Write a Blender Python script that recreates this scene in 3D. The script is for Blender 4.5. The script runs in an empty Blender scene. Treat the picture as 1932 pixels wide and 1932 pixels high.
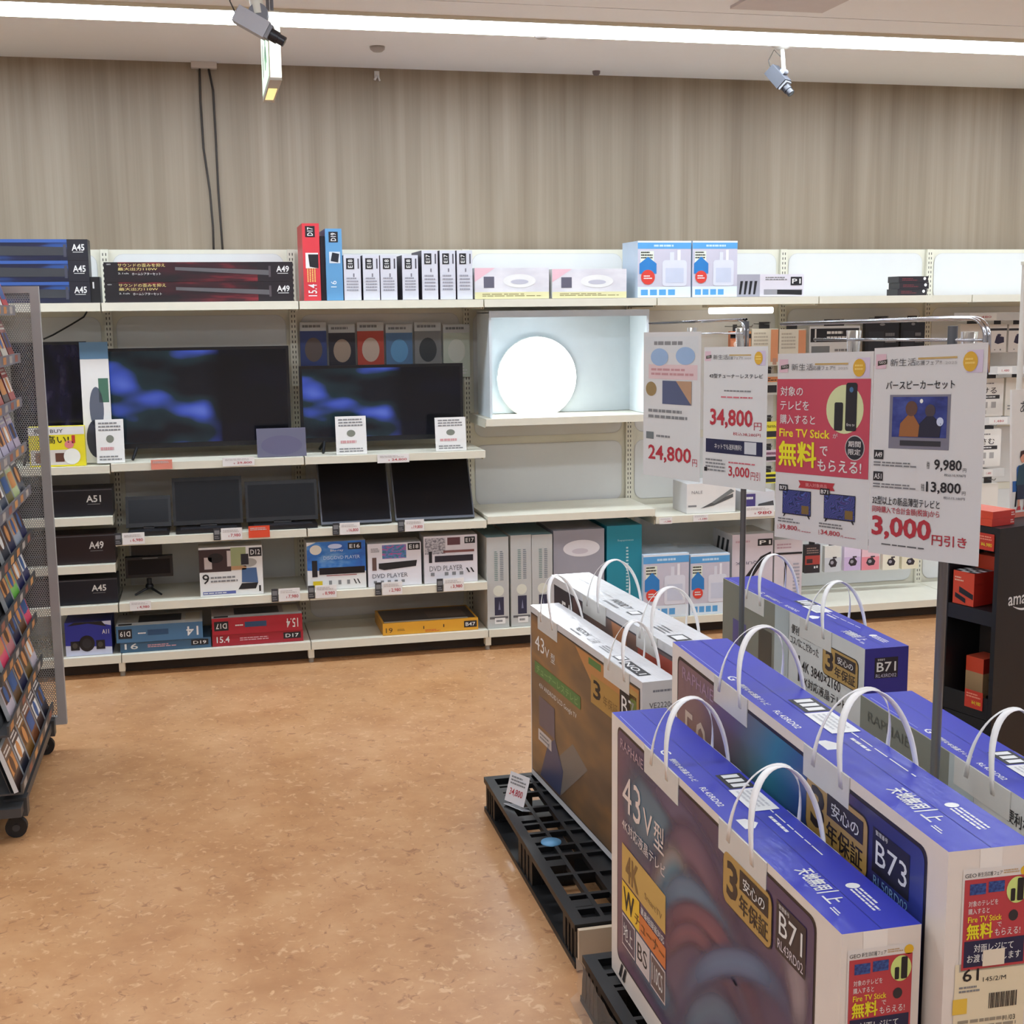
import bpy, math, random
from mathutils import Vector as V, Matrix
random.seed(7)
SC = bpy.context.scene
COL = SC.collection
# ------------------------------------------------------------------ camera
F_PX, CAM_H = 2450.0, 1.67
YAW, PITCH, ROLL = math.radians(13.3), math.radians(8.84), 0.0111
FW = V((math.sin(YAW)*math.cos(PITCH), math.cos(YAW)*math.cos(PITCH), -math.sin(PITCH)))
R0 = V((math.cos(YAW), -math.sin(YAW), 0)); U0 = R0.cross(FW)
RT = R0*math.cos(ROLL) - U0*math.sin(ROLL)
UP = U0*math.cos(ROLL) + R0*math.sin(ROLL)
CP = V((0, 0, CAM_H))
cd = bpy.data.cameras.new('camera'); cam = bpy.data.objects.new('camera', cd); COL.objects.link(cam)
cd.sensor_fit = 'HORIZONTAL'; cd.sensor_width = 36.0; cd.lens = 36.0*F_PX/1932.0
cd.clip_start = 0.05; cd.clip_end = 60
cam.matrix_world = Matrix((( RT.x, UP.x, -FW.x, CP.x), (RT.y, UP.y, -FW.y, CP.y), (RT.z, UP.z, -FW.z, CP.z), (0, 0, 0, 1)))
SC.camera = cam
# ------------------------------------------------------------------ world, exposure
w = bpy.data.worlds.new('world'); SC.world = w; w.use_nodes = True
w.node_tree.nodes['Background'].inputs[0].default_value = (0.85, 0.92, 1.0, 1)
w.node_tree.nodes['Background'].inputs[1].default_value = 0.25
SC.view_settings.view_transform = 'Standard'; SC.view_settings.look = 'None'
SC.view_settings.exposure = 0.0; SC.view_settings.gamma = 1.0; SC.view_settings.use_curve_mapping = False
STRIP_W, HALL_W = 19.8, 15.2        # radiance of the ceiling line lights: along the wall, over the hall
CEIL = 2.86
def ray(px, py): return FW + RT*((px-966)/F_PX) - UP*((py-966)/F_PX)
def atY(px, py, Y): d = ray(px, py); return CP + d*(Y/d.y)      # pixel -> point on the plane y = Y
def atZ(px, py, Z): d = ray(px, py); return CP + d*((Z-CAM_H)/d.z)
def atX(px, py, X): d = ray(px, py); return CP + d*(X/d.x)
# ------------------------------------------------------------------ materials
def lin(c): return tuple(((x/255)/12.92 if x/255 <= .04045 else (((x/255)+.055)/1.055)**2.4) for x in c) + (1.0,)
MC = {}
def C(r, g, b, rough=.5, metal=0.0, coat=0.0, var=.05, name=None):
    k = (r, g, b, rough, metal, coat, var)
    if k in MC: return MC[k]
    m = bpy.data.materials.new(name or 'paint_%d_%d_%d' % (r, g, b)); m.use_nodes = True
    nt = m.node_tree; p = nt.nodes['Principled BSDF']
    p.inputs['Roughness'].default_value = rough; p.inputs['Metallic'].default_value = metal
    p.inputs['Coat Weight'].default_value = coat; p.inputs['Coat Roughness'].default_value = .12
    n = nt.nodes.new('ShaderNodeTexNoise'); n.inputs['Scale'].default_value = 14; n.inputs['Detail'].default_value = 2
    tc = nt.nodes.new('ShaderNodeTexCoord'); nt.links.new(tc.outputs['Object'], n.inputs['Vector'])
    mx = nt.nodes.new('ShaderNodeMix'); mx.data_type = 'RGBA'
    base = lin((r, g, b)); mx.inputs[6].default_value = tuple(x*(1-var) for x in base[:3])+(1,); mx.inputs[7].default_value = tuple(min(1, x*(1+var)) for x in base[:3])+(1,)
    nt.links.new(n.outputs['Fac'], mx.inputs[0]); nt.links.new(mx.outputs[2], p.inputs['Base Color'])
    MC[k] = m; return m
def emis(name, rgb, s, dark=(240, 240, 240)):
    m = bpy.data.materials.new(name); m.use_nodes = True; p = m.node_tree.nodes['Principled BSDF']
    p.inputs['Base Color'].default_value = lin(dark); p.inputs['Emission Color'].default_value = lin(rgb); p.inputs['Emission Strength'].default_value = s
    return m
def nodes(m): return m.node_tree.nodes, m.node_tree.links, m.node_tree.nodes['Principled BSDF']
def new(name, rough=.5, coat=0.0):
    m = bpy.data.materials.new(name); m.use_nodes = True
    p = m.node_tree.nodes['Principled BSDF']; p.inputs['Roughness'].default_value = rough; p.inputs['Coat Weight'].default_value = coat; p.inputs['Coat Roughness'].default_value = .1
    return m
def ramp(N, stops, interp='LINEAR'):
    r = N.new('ShaderNodeValToRGB'); e = r.color_ramp.elements; r.color_ramp.interpolation = interp
    while len(e) < len(stops): e.new(.5)
    for i, (pos, c) in enumerate(stops): e[i].position = pos; e[i].color = lin(c)
    return r
def coords(N, L, kind, scale, rot=(0, 0, 0), loc=(0, 0, 0)):
    t = N.new('ShaderNodeTexCoord'); mp = N.new('ShaderNodeMapping'); L.new(t.outputs[kind], mp.inputs[0])
    mp.inputs['Scale'].default_value = scale; mp.inputs['Rotation'].default_value = rot; mp.inputs['Location'].default_value = loc
    return mp.outputs[0]
def noise(N, L, vec, scale, detail=3, rough=.55, dist=0):
    n = N.new('ShaderNodeTexNoise'); n.inputs['Scale'].default_value = scale; n.inputs['Detail'].default_value = detail
    n.inputs['Roughness'].default_value = rough; n.inputs['Distortion'].default_value = dist; L.new(vec, n.inputs['Vector']); return n.outputs['Fac']
def mixc(N, L, fac, a, b, mode='MIX'):
    m = N.new('ShaderNodeMix'); m.data_type = 'RGBA'; m.blend_type = mode
    if isinstance(fac, (int, float)): m.inputs[0].default_value = fac
    else: L.new(fac, m.inputs[0])
    for i, x in ((6, a), (7, b)):
        if isinstance(x, tuple): m.inputs[i].default_value = lin(x)
        else: L.new(x, m.inputs[i])
    return m.outputs[2]
def swirl(name, stops, scale=(1.7, 1.0, 1), seed=0.0, rough=.35, dist=2.2, wscale=1.15, rot=.5):
    m = new(name, rough, .25); N, L, p = nodes(m)
    v = coords(N, L, 'UV', scale, (0, 0, rot), (seed, seed*.7, 0))
    wv = N.new('ShaderNodeTexWave'); wv.wave_type = 'BANDS'; wv.inputs['Scale'].default_value = wscale; wv.inputs['Distortion'].default_value = 0
    n = N.new('ShaderNodeTexNoise'); n.inputs['Scale'].default_value = 1.3; n.inputs['Detail'].default_value = 1.0; L.new(v, n.inputs['Vector'])
    vm = N.new('ShaderNodeVectorMath'); vm.operation = 'MULTIPLY_ADD'; L.new(n.outputs['Color'], vm.inputs[0]); vm.inputs[1].default_value = (dist, dist, 0); L.new(v, vm.inputs[2])
    L.new(vm.outputs[0], wv.inputs['Vector'])
    r = ramp(N, stops); L.new(wv.outputs['Fac'], r.inputs[0]); L.new(r.outputs[0], p.inputs['Base Color'])
    return m
def rings(name, stops, centre, rad, seed=0.0, amp=.12, asp=1.7, rough=.35):
    m = new(name, rough, .25); N, L, p = nodes(m)
    v = coords(N, L, 'UV', (asp, 1, 1), (0, 0, 0), (-centre[0]*asp, -centre[1], 0)); n = N.new('ShaderNodeTexNoise'); n.inputs['Scale'].default_value = 1.6; n.inputs['Detail'].default_value = .5
    ad = N.new('ShaderNodeVectorMath'); ad.operation = 'ADD'; L.new(v, ad.inputs[0]); ad.inputs[1].default_value = (seed, seed, seed); L.new(ad.outputs[0], n.inputs['Vector'])
    vm = N.new('ShaderNodeVectorMath'); vm.operation = 'MULTIPLY_ADD'; L.new(n.outputs['Color'], vm.inputs[0]); vm.inputs[1].default_value = (amp*4, amp*4, 0); L.new(v, vm.inputs[2])
    sb = N.new('ShaderNodeVectorMath'); sb.operation = 'SUBTRACT'; L.new(vm.outputs[0], sb.inputs[0]); sb.inputs[1].default_value = (amp*2, amp*2, 0)
    ln = N.new('ShaderNodeVectorMath'); ln.operation = 'LENGTH'; L.new(sb.outputs[0], ln.inputs[0]); d = N.new('ShaderNodeMath'); d.operation = 'DIVIDE'; L.new(ln.outputs['Value'], d.inputs[0]); d.inputs[1].default_value = rad
    r = ramp(N, stops); L.new(d.outputs[0], r.inputs[0]); L.new(r.outputs[0], p.inputs['Base Color']); return m
def sweep(name, stops, seed=0.0, amp=.25, slope=.25, rough=.35):
    m = new(name, rough, .25); N, L, p = nodes(m); v = coords(N, L, 'UV', (1, 1, 1)); n = N.new('ShaderNodeTexNoise'); n.inputs['Scale'].default_value = 2.2; n.inputs['Detail'].default_value = .5; n.noise_dimensions = '4D'; n.inputs['W'].default_value = seed; L.new(v, n.inputs['Vector'])
    sx = N.new('ShaderNodeSeparateXYZ'); L.new(v, sx.inputs[0]); a = N.new('ShaderNodeMath'); a.operation = 'MULTIPLY_ADD'; L.new(sx.outputs[1], a.inputs[0]); a.inputs[1].default_value = slope; L.new(sx.outputs[0], a.inputs[2])
    b = N.new('ShaderNodeMath'); b.operation = 'MULTIPLY_ADD'; L.new(n.outputs['Fac'], b.inputs[0]); b.inputs[1].default_value = amp*2; L.new(a.outputs[0], b.inputs[2]); c = N.new('ShaderNodeMath'); c.operation = 'SUBTRACT'; L.new(b.outputs[0], c.inputs[0]); c.inputs[1].default_value = amp+slope*.5
    r = ramp(N, stops); L.new(c.outputs[0], r.inputs[0]); L.new(r.outputs[0], p.inputs['Base Color']); return m
def blotch(name, stops, scale=3.0, seed=0.0, rough=.4, stretch=(1, 1, 1), detail=3, kind='UV', emit=0.0):
    m = new(name, rough); N, L, p = nodes(m)
    r = ramp(N, stops); L.new(noise(N, L, coords(N, L, kind, stretch, (0, 0, 0), (seed, seed*1.3, seed)), scale, detail), r.inputs[0]); L.new(r.outputs[0], p.inputs['Base Color'])
    if emit: L.new(r.outputs[0], p.inputs['Emission Color']); p.inputs['Emission Strength'].default_value = emit
    return m
WHITE = C(226, 226, 222, .45); CREAM = C(222, 219, 200, .35); INK = C(26, 26, 30, .5); RED = C(176, 46, 58, .5); PAPER = C(222, 221, 216, .55)
BLK = C(24, 25, 28, .4); GREY = C(128, 128, 128, .5); YEL = C(232, 218, 40, .5); DKRED = C(150, 40, 50, .5); NAVY = C(28, 32, 66, .5)
CHROME = C(200, 202, 205, .15, 1.0, 0, .02); STEEL = C(120, 124, 128, .3, .9, 0, .03); STRAP = C(240, 238, 234, .3); ORANGE = C(214, 72, 42, .45)
# ------------------------------------------------------------------ text cache
TX = {}
def tmesh(s, bold):
    k = (s, bold)
    if k in TX: return TX[k]
    c = bpy.data.curves.new('t', 'FONT'); c.body = s; c.resolution_u = 2; c.offset = bold
    o = bpy.data.objects.new('t', c); COL.objects.link(o)
    dg = bpy.context.evaluated_depsgraph_get(); me = bpy.data.meshes.new_from_object(o.evaluated_get(dg), depsgraph=dg)
    vs = [(v.co.x, v.co.y) for v in me.vertices]; fs = [tuple(p.vertices) for p in me.polygons]
    x0 = min(v[0] for v in vs); x1 = max(v[0] for v in vs); y0 = min(v[1] for v in vs); y1 = max(v[1] for v in vs)
    vs = [((x-x0)/(x1-x0), (y-y0)/max(1e-6, y1-y0)) for x, y in vs]
    TX[k] = (vs, fs, (x1-x0)/max(1e-6, y1-y0))
    bpy.data.objects.remove(o); bpy.data.curves.remove(c); bpy.data.meshes.remove(me)
    return TX[k]
# ------------------------------------------------------------------ mesh builder
class MB:
    def __init__(s): s.v = []; s.f = []; s.m = []; s.uv = []; s.sm = []; s.slots = []
    def slot(s, m):
        if m not in s.slots: s.slots.append(m)
        return s.slots.index(m)
    def face(s, pts, m, uv=None, smooth=False):
        i = len(s.v); s.v += [V(p) for p in pts]; s.f.append(tuple(range(i, i+len(pts)))); s.m.append(s.slot(m)); s.sm.append(smooth)
        s.uv.append(uv or [((0, 0), (1, 0), (1, 1), (0, 1))[k % 4] for k in range(len(pts))])
    def mesh(s, vs, fs, m, smooth=False):
        i = len(s.v); s.v += [V(p) for p in vs]; k = s.slot(m)
        for f in fs: s.f.append(tuple(j+i for j in f)); s.m.append(k); s.sm.append(smooth); s.uv.append([(0, 0)]*len(f))
    def box(s, a, b, m, M=None):          # m: material or dict of sides L R F B T D
        (x0, y0, z0), (x1, y1, z1) = a, b
        c = [V((x, y, z)) for z in (z0, z1) for y in (y0, y1) for x in (x0, x1)]
        if M is not None: c = [M @ q for q in c]
        g = (lambda k: m.get(k, m.get('*'))) if isinstance(m, dict) else (lambda k: m)
        for k, q in (('F', (0, 1, 5, 4)), ('R', (1, 3, 7, 5)), ('B', (3, 2, 6, 7)), ('L', (2, 0, 4, 6)), ('T', (4, 5, 7, 6)), ('D', (2, 3, 1, 0))):
            s.face([c[j] for j in q], g(k))
        return s
    def cyl(s, p0, p1, r0, m, r1=None, n=14, cap=True):
        p0, p1 = V(p0), V(p1); r1 = r0 if r1 is None else r1; d = (p1-p0).normalized()
        a = d.orthogonal().normalized(); b = d.cross(a); vs = []
        for p, r in ((p0, r0), (p1, r1)):
            for i in range(n): t = 2*math.pi*i/n; vs.append(p + a*(r*math.cos(t)) + b*(r*math.sin(t)))
        s.mesh(vs, [(i, (i+1) % n, n+(i+1) % n, n+i) for i in range(n)], m, True)
        if cap: s.mesh(vs, [tuple(range(n-1, -1, -1)), tuple(range(n, 2*n))], m)
        return s
    def tube(s, pts, r, m, n=8):
        pts = [V(p) for p in pts]; vs = []; a = None
        for i, p in enumerate(pts):
            d = (pts[min(i+1, len(pts)-1)]-pts[max(i-1, 0)]).normalized()
            a = d.orthogonal().normalized() if a is None else (a - d*a.dot(d)).normalized()
            b = d.cross(a)
            for k in range(n): t = 2*math.pi*k/n; vs.append(p + a*(r*math.cos(t)) + b*(r*math.sin(t)))
        fs = [(i*n+k, i*n+(k+1) % n, (i+1)*n+(k+1) % n, (i+1)*n+k) for i in range(len(pts)-1) for k in range(n)]
        fs += [tuple(range(n-1, -1, -1)), tuple(range((len(pts)-1)*n, len(pts)*n))]
        s.mesh(vs, fs, m, True); return s
    def band(s, pts, wds, m, th=.0008):       # flat strip with a little thickness
        pts = [V(p) for p in pts]; vs = []
        for i, p in enumerate(pts):
            d = (pts[min(i+1, len(pts)-1)]-pts[max(i-1, 0)]).normalized(); wv = V(wds[i]); n = d.cross(wv).normalized()*th
            vs += [p-wv/2-n, p+wv/2-n, p+wv/2+n, p-wv/2+n]
        fs = []
        for i in range(len(pts)-1):
            for k in range(4): fs.append((i*4+k, i*4+(k+1) % 4, i*4+4+(k+1) % 4, i*4+4+k))
        fs += [(3, 2, 1, 0), tuple(len(pts)*4-4+k for k in range(4))]
        s.mesh(vs, fs, m, True); return s
    def lathe(s, o, ax, prof, m, n=32):
        o = V(o); ax = V(ax).normalized(); a = ax.orthogonal().normalized(); b = ax.cross(a); vs = []
        for r, h in prof:
            for i in range(n): t = 2*math.pi*i/n; vs.append(o + ax*h + a*(r*math.cos(t)) + b*(r*math.sin(t)))
        s.mesh(vs, [(j*n+i, j*n+(i+1) % n, (j+1)*n+(i+1) % n, (j+1)*n+i) for j in range(len(prof)-1) for i in range(n)], m, True); return s
class Fr:                                      # a flat face to print on
    def __init__(s, mb, o, u, v, lay=.0005): s.b = mb; s.o = V(o); s.u = V(u).normalized(); s.v = V(v).normalized(); s.n = s.u.cross(s.v); s.l = lay; s.sc = 1.0; s.v0 = 0.0
    def p(s, a, b, k=1): return s.o + s.u*(a*s.sc) + s.v*(s.v0+b*s.sc) + s.n*(s.l*k)
    def rect(s, a0, b0, a1, b1, m, k=1): s.b.face([s.p(a0, b0, k), s.p(a1, b0, k), s.p(a1, b1, k), s.p(a0, b1, k)], m); return s
    def poly(s, pts, m, k=1):
        xs = [p[0] for p in pts]; ys = [p[1] for p in pts]; W = max(xs)-min(xs) or 1; H = max(ys)-min(ys) or 1
        s.b.face([s.p(a, b, k) for a, b in pts], m, [((a-min(xs))/W, (b-min(ys))/H) for a, b in pts]); return s
    def rrect(s, a0, b0, a1, b1, r, m, k=1):
        pts = []
        for cx, cy, t0 in ((a1-r, b0+r, -90), (a1-r, b1-r, 0), (a0+r, b1-r, 90), (a0+r, b0+r, 180)):
            for i in range(5): t = math.radians(t0+22.5*i); pts.append((cx+r*math.cos(t), cy+r*math.sin(t)))
        return s.poly(pts, m, k)
    def disc(s, a, b, ra, rb, m, k=1, n=24): return s.poly([(a+ra*math.cos(2*math.pi*i/n), b+rb*math.sin(2*math.pi*i/n)) for i in range(n)], m, k)
    def text(s, t, a0, b0, a1, b1, m, k=2, bold=0.0):      # stretched into the rectangle
        cjk = any(ord(c) > 0x2000 for c in t); vs, fs, _ = tmesh(t, 0.0 if cjk else bold); q = bold*.7*abs(b1-b0) if cjk else 0
        for i, (dx, dy) in enumerate(((-q, -q), (q, -q), (q, q), (-q, q)) if q else ((0, 0),)): s.b.mesh([s.p(a0+(a1-a0)*x+dx, b0+(b1-b0)*y+dy, k+.22*i) for x, y in vs], fs, m)
        return s
    def line(s, t, a, b, h, m, k=2, bold=0.0, maxw=9, align='l'):   # natural width at height h
        vs, fs, asp = tmesh(t, bold); W = min(h*asp, maxw); a = a if align == 'l' else (a-W if align == 'r' else a-W/2)
        return s.text(t, a, b, a+W, b+h, m, k, bold)
    def greek(s, a0, b0, a1, b1, rows, m, k=2, seed=0):     # small print too fine to read
        rnd = random.Random(seed+int(a0*1e4)); h = (b1-b0)/rows
        for i in range(rows):
            a = a0; end = a1 if i else a0+(a1-a0)*rnd.uniform(.7, 1)
            while a < end-.001: wd = min(end-a, (a1-a0)*rnd.uniform(.08, .22)); s.rect(a, b1-(i+.75)*h, a+wd*.85, b1-(i+.25)*h, m, k); a += wd
        return s
class Fp(Fr):                                  # printing on a bulging sheet: large areas are cut into small ones
    def rect(s, a0, b0, a1, b1, m, k=1):
        nx, ny = max(1, int(abs(a1-a0)/.03)), max(1, int(abs(b1-b0)/.03))
        for i in range(nx):
            for j in range(ny): x0, x1, y0, y1 = a0+(a1-a0)*i/nx, a0+(a1-a0)*(i+1)/nx, b0+(b1-b0)*j/ny, b0+(b1-b0)*(j+1)/ny; s.b.face([s.p(x0, y0, k), s.p(x1, y0, k), s.p(x1, y1, k), s.p(x0, y1, k)], m, [(i/nx, j/ny), ((i+1)/nx, j/ny), ((i+1)/nx, (j+1)/ny), (i/nx, (j+1)/ny)])
        return s
def tag(o, label=None, cat=None, group=None, kind=None):
    if label: o['label'] = label
    if cat: o['category'] = cat
    if group: o['group'] = group
    if kind: o['kind'] = kind
    return o
def empty(name, loc, label, cat, group=None):
    o = bpy.data.objects.new(name, None); COL.objects.link(o); o.location = loc; o.empty_display_size = .05
    return tag(o, label, cat, group)
def build(mb, name, parent=None, label=None, cat=None, group=None, kind=None):
    me = bpy.data.meshes.new(name)
    if parent is None:
        xs = [v.x for v in mb.v]; ys = [v.y for v in mb.v]; org = V(((min(xs)+max(xs))/2, (min(ys)+max(ys))/2, min(v.z for v in mb.v)))
    else:
        org = V((0, 0, 0)); q = parent
        while q: org += q.location; q = q.parent
    me.from_pydata([tuple(v-org) for v in mb.v], [], mb.f)
    for m in mb.slots: me.materials.append(m)
    me.polygons.foreach_set('material_index', mb.m); me.polygons.foreach_set('use_smooth', mb.sm)
    ul = me.uv_layers.new(name='UVMap'); flat = [c for f in mb.uv for uv in f for c in uv]; ul.data.foreach_set('uv', flat); me.update()
    o = bpy.data.objects.new(name, me); COL.objects.link(o)
    if parent is None: o.location = org
    else: o.parent = parent
    return tag(o, label, cat, group, kind)
def frames(mb, M, sx, sy, sz):
    """printable faces of a box whose base centre is the origin of M"""
    R = M.to_3x3(); X, Y, Z = R @ V((1, 0, 0)), R @ V((0, 1, 0)), R @ V((0, 0, 1)); P = lambda a, b, c: M @ V((a, b, c)); h, q = sx/2, sy/2
    return dict(F=Fr(mb, P(-h, -q, 0), X, Z), L=Fr(mb, P(-h, q, 0), -Y, Z), R=Fr(mb, P(h, -q, 0), Y, Z), B=Fr(mb, P(h, q, 0), -X, Z), T=Fr(mb, P(-h, -q, sz), X, Y),
                TL=Fr(mb, P(-h, q, sz), -Y, X), FV=Fr(mb, P(h, -q, 0), Z, -X), FD=Fr(mb, P(h, -q, sz), -X, -Z))
def boxM(x, y, z, yaw=0): return Matrix.Translation((x, y, z)) @ Matrix.Rotation(math.radians(yaw), 4, 'Z')
def carton(x, y, z, sx, sy, sz, m, yaw=0):
    mb = MB(); M = boxM(x, y, z, yaw); mb.box((-sx/2, -sy/2, 0), (sx/2, sy/2, sz), m, M); return mb, frames(mb, M, sx, sy, sz)
# ================================================================== SETTING
fl = new('lino_floor', .33, .12); N, L, p = nodes(fl)
v = coords(N, L, 'Object', (1, 1, 1))
r1 = ramp(N, [(.3, (176, 126, 82)), (.5, (192, 143, 97)), (.72, (204, 158, 112))]); L.new(noise(N, L, v, 5, 5, .6), r1.inputs[0])
r2 = ramp(N, [(.58, (0, 0, 0)), (.68, (255, 255, 255))]); L.new(noise(N, L, v, 32, 3, .62, .7), r2.inputs[0])
c1 = mixc(N, L, r2.outputs[0], r1.outputs[0], (212, 170, 127))
r3 = ramp(N, [(.60, (0, 0, 0)), (.70, (255, 255, 255))]); v2 = coords(N, L, 'Object', (1, 1, 1), (0, 0, 1.1), (7, 3, 0)); L.new(noise(N, L, v2, 28, 3, .62, .9), r3.inputs[0])
c2 = mixc(N, L, r3.outputs[0], c1, (158, 110, 72)); L.new(c2, p.inputs['Base Color'])
X0, X1, Y0, YW = -5.5, 7.5, -4.5, 6.66
mb = MB(); mb.box((X0, Y0, -.1), (X1, YW+.1, 0), fl); build(mb, 'floor', None, 'brown marbled linoleum floor of the shop', 'floor', kind='structure')
wd = new('greige_wood_panel', .45); N, L, p = nodes(wd)
va = coords(N, L, 'Object', (3.6, 1, .12)); vb = coords(N, L, 'Object', (11, 1, .25)); vc = coords(N, L, 'Object', (110, 1, 1.0))
ra = ramp(N, [(.28, (140, 125, 104)), (.42, (152, 138, 117)), (.55, (160, 146, 125)), (.75, (169, 156, 136))]); L.new(noise(N, L, va, 1.6, 3, .6, .25), ra.inputs[0])
rb = ramp(N, [(.34, (222, 217, 210)), (.58, (255, 255, 255))]); L.new(noise(N, L, vb, 1.0, 4, .6, .3), rb.inputs[0])
rc = ramp(N, [(.3, (222, 218, 214)), (.65, (255, 255, 255))]); L.new(noise(N, L, vc, 1.0, 2), rc.inputs[0])
ca = mixc(N, L, .75, ra.outputs[0], rb.outputs[0], 'MULTIPLY'); L.new(mixc(N, L, .25, ca, rc.outputs[0], 'MULTIPLY'), p.inputs['Base Color'])
mb = MB(); mb.box((X0, YW, 0), (X1, YW+.1, CEIL), wd); build(mb, 'wall_back', None, 'pale grey brown wood grain wall above the shelving', 'wall', kind='structure')
pl = C(240, 240, 241, .7, var=.01)
for nm, a, b in (('wall_left', (X0-.1, Y0, 0), (X0, YW, CEIL)), ('wall_right', (X1, Y0, 0), (X1+.1, YW, CEIL)), ('wall_front', (X0, Y0-.1, 0), (X1, Y0, CEIL))):
    mb = MB(); mb.box(a, b, C(222, 226, 232, .7)); build(mb, nm, None, 'plain light %s of the shop' % nm.replace('_', ' '), 'wall', kind='structure')
# ceiling with a slot for the line light
ya = atZ(966, 63, CEIL).y; yb = atZ(966, 33, CEIL).y; ymin, ymax = min(ya, yb), max(ya, yb)
yj = atZ(1300, 22, CEIL).y
mb = MB(); mb.box((X0, Y0, CEIL), (X1, yj-.004, CEIL+.08), pl); mb.box((X0, yj+.004, CEIL), (X1, YW+.1, CEIL+.08), pl); mb.box((X0, yj-.01, CEIL+.012), (X1, yj+.01, CEIL+.03), C(120, 116, 110, .8))
build(mb, 'ceiling', None, 'white plaster ceiling with one thin joint line', 'ceiling', kind='structure')
led = emis('led_diffuser', (228, 240, 255), STRIP_W); led2 = emis('led_diffuser_hall', (226, 239, 255), HALL_W)
def strip(y0, y1, x0, x1, label, led=led):
    e = empty('line_light', ((x0+x1)/2, (y0+y1)/2, CEIL), label, 'ceiling light')
    mb = MB(); mb.box((x0, y0-.012, CEIL-.014), (x1, y0, CEIL), CREAM); mb.box((x0, y1, CEIL-.014), (x1, y1+.012, CEIL), CREAM); build(mb, 'housing', e)
    mb = MB(); mb.box((x0, y0, CEIL-.012), (x1, y1, CEIL-.001), led); build(mb, 'diffuser', e)
strip(ymin+.02, ymax-.02, -4.5, 6.5, 'long glowing line light in the ceiling along the wood wall')
for yy, nm in ((3.2, 'second'), (.8, 'third'), (-1.6, 'fourth')): strip(yy-.1, yy+.1, -4.0, 6.0, 'glowing ceiling line light, %s in order from the wood wall' % nm, led2)
# ================================================================== GONDOLA SHELVING
YP, YF = 6.57, 6.13                       # back panel face and shelf fronts
PITCHB, XU = .8725, [-2.170, -1.2975, -.425, .450, 1.3225, 2.193, 3.060, 3.930, 4.800, 5.670]
panel = C(219, 220, 216, .4, var=.02); BASE = .105
def bay(i, shelves, label, extra=None):
    x0, x1 = XU[i], XU[i+1]
    e = empty('gondola_bay', ((x0+x1)/2, (YF+YP)/2, 0), label, 'shelving unit', 'white shelving bays along the back wall')
    mb = MB(); mb.box((x0+.001, YP, .02), (x1-.001, YP+.05, 1.975), CREAM)
    f = Fr(mb, (x0, YP, 0), (1, 0, 0), (0, 0, 1), .0015)
    for a, b in ((.12, .62), (.66, .98), (1.02, 1.66), (1.70, 1.955)): f.rrect(.035, a, x1-x0-.035, b, .05, C(200, 200, 196, .5), 1); f.rrect(.037, a+.002, x1-x0-.037, b-.002, .049, panel, 2)
    build(mb, 'back_panel', e)
    mb = MB(); mb.box((x0-.018, YP-.022, .02), (x0+.018, YP-.004, 1.975), CREAM)
    for k in range(74): 
        for sx in (-.007, .007): mb.box((x0+sx-.002, YP-.0226, .12+k*.025), (x0+sx+.002, YP-.0218, .133+k*.025), C(70, 66, 58, .8))
    build(mb, 'slotted_upright', e)
    mb = MB(); mb.box((x0+.002, YF, BASE-.038), (x1-.002, YP-.026, BASE), CREAM); mb.box((x0+.002, YF-.004, BASE-.038), (x1-.002, YF, BASE), CREAM); build(mb, 'base_deck', e)
    mb = MB(); mb.box((x0-.014, YF+.005, .025), (x0+.014, YF+.05, BASE-.039), CREAM); mb.cyl((x0, YF+.028, 0), (x0, YF+.028, .026), .012, C(150, 146, 136, .5)); build(mb, 'levelling_foot', e)
    mb = MB(); mb.box((x0+.001, YF+.09, .0), (x1-.001, YF+.1, BASE-.04), C(58, 50, 42, .7)); build(mb, 'kick_plate', e)
    for z, yf, th in shelves:
        mb = MB(); mb.box((x0+.003, yf+.012, z-.008), (x1-.003, YP-.026, z), CREAM); mb.box((x0+.003, yf-.003, z-th), (x1-.003, yf+.012, z), CREAM); mb.box((x0+.003, yf+.012, z-.02), (x1-.003, yf+.03, z-.008), CREAM)
        sh = build(mb, 'shelf', e)
        for xx in (x0+.0045, x1-.0085): mb = MB(); mb.box((xx, yf+.03, z-.045), (xx+.004, YP-.026, z-.009), CREAM); build(mb, 'bracket', sh)
    return e
ZT, ZTV, ZM, Z3 = 1.722, .998, .655, .348
top = (ZT, YF, .037)
bay(0, [top, (.99, YF, .035)], 'white shelving bay at the far left edge of the picture')
bay(1, [top, (.992, YF, .035), (.757, YF, .036), (.535, YF, .036), (.345, YF, .035)], 'white shelving bay with sound bar boxes behind the perforated rack')
bay(2, [top, (ZTV, YF, .035), (ZM, YF, .036), (Z3, YF, .038)], 'white shelving bay with the left wide television')
bay(3, [top, (ZTV, YF, .035), (ZM, YF, .036), (Z3, YF, .038)], 'white shelving bay holding three white disc player boxes')
bay(4, [top, (1.15, YF, .035), (.672, YF, .036)], 'white shelving bay with the lit round ceiling lamp')
bay(5, [top, (.631, YF, .036)], 'white shelving bay behind the left pair of posters')
bay(6, [top], 'white shelving bay behind the red sale poster')
bay(7, [top], 'white shelving bay behind the black display stand')
bay(8, [top], 'white shelving bay at the far right edge of the picture')
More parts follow.
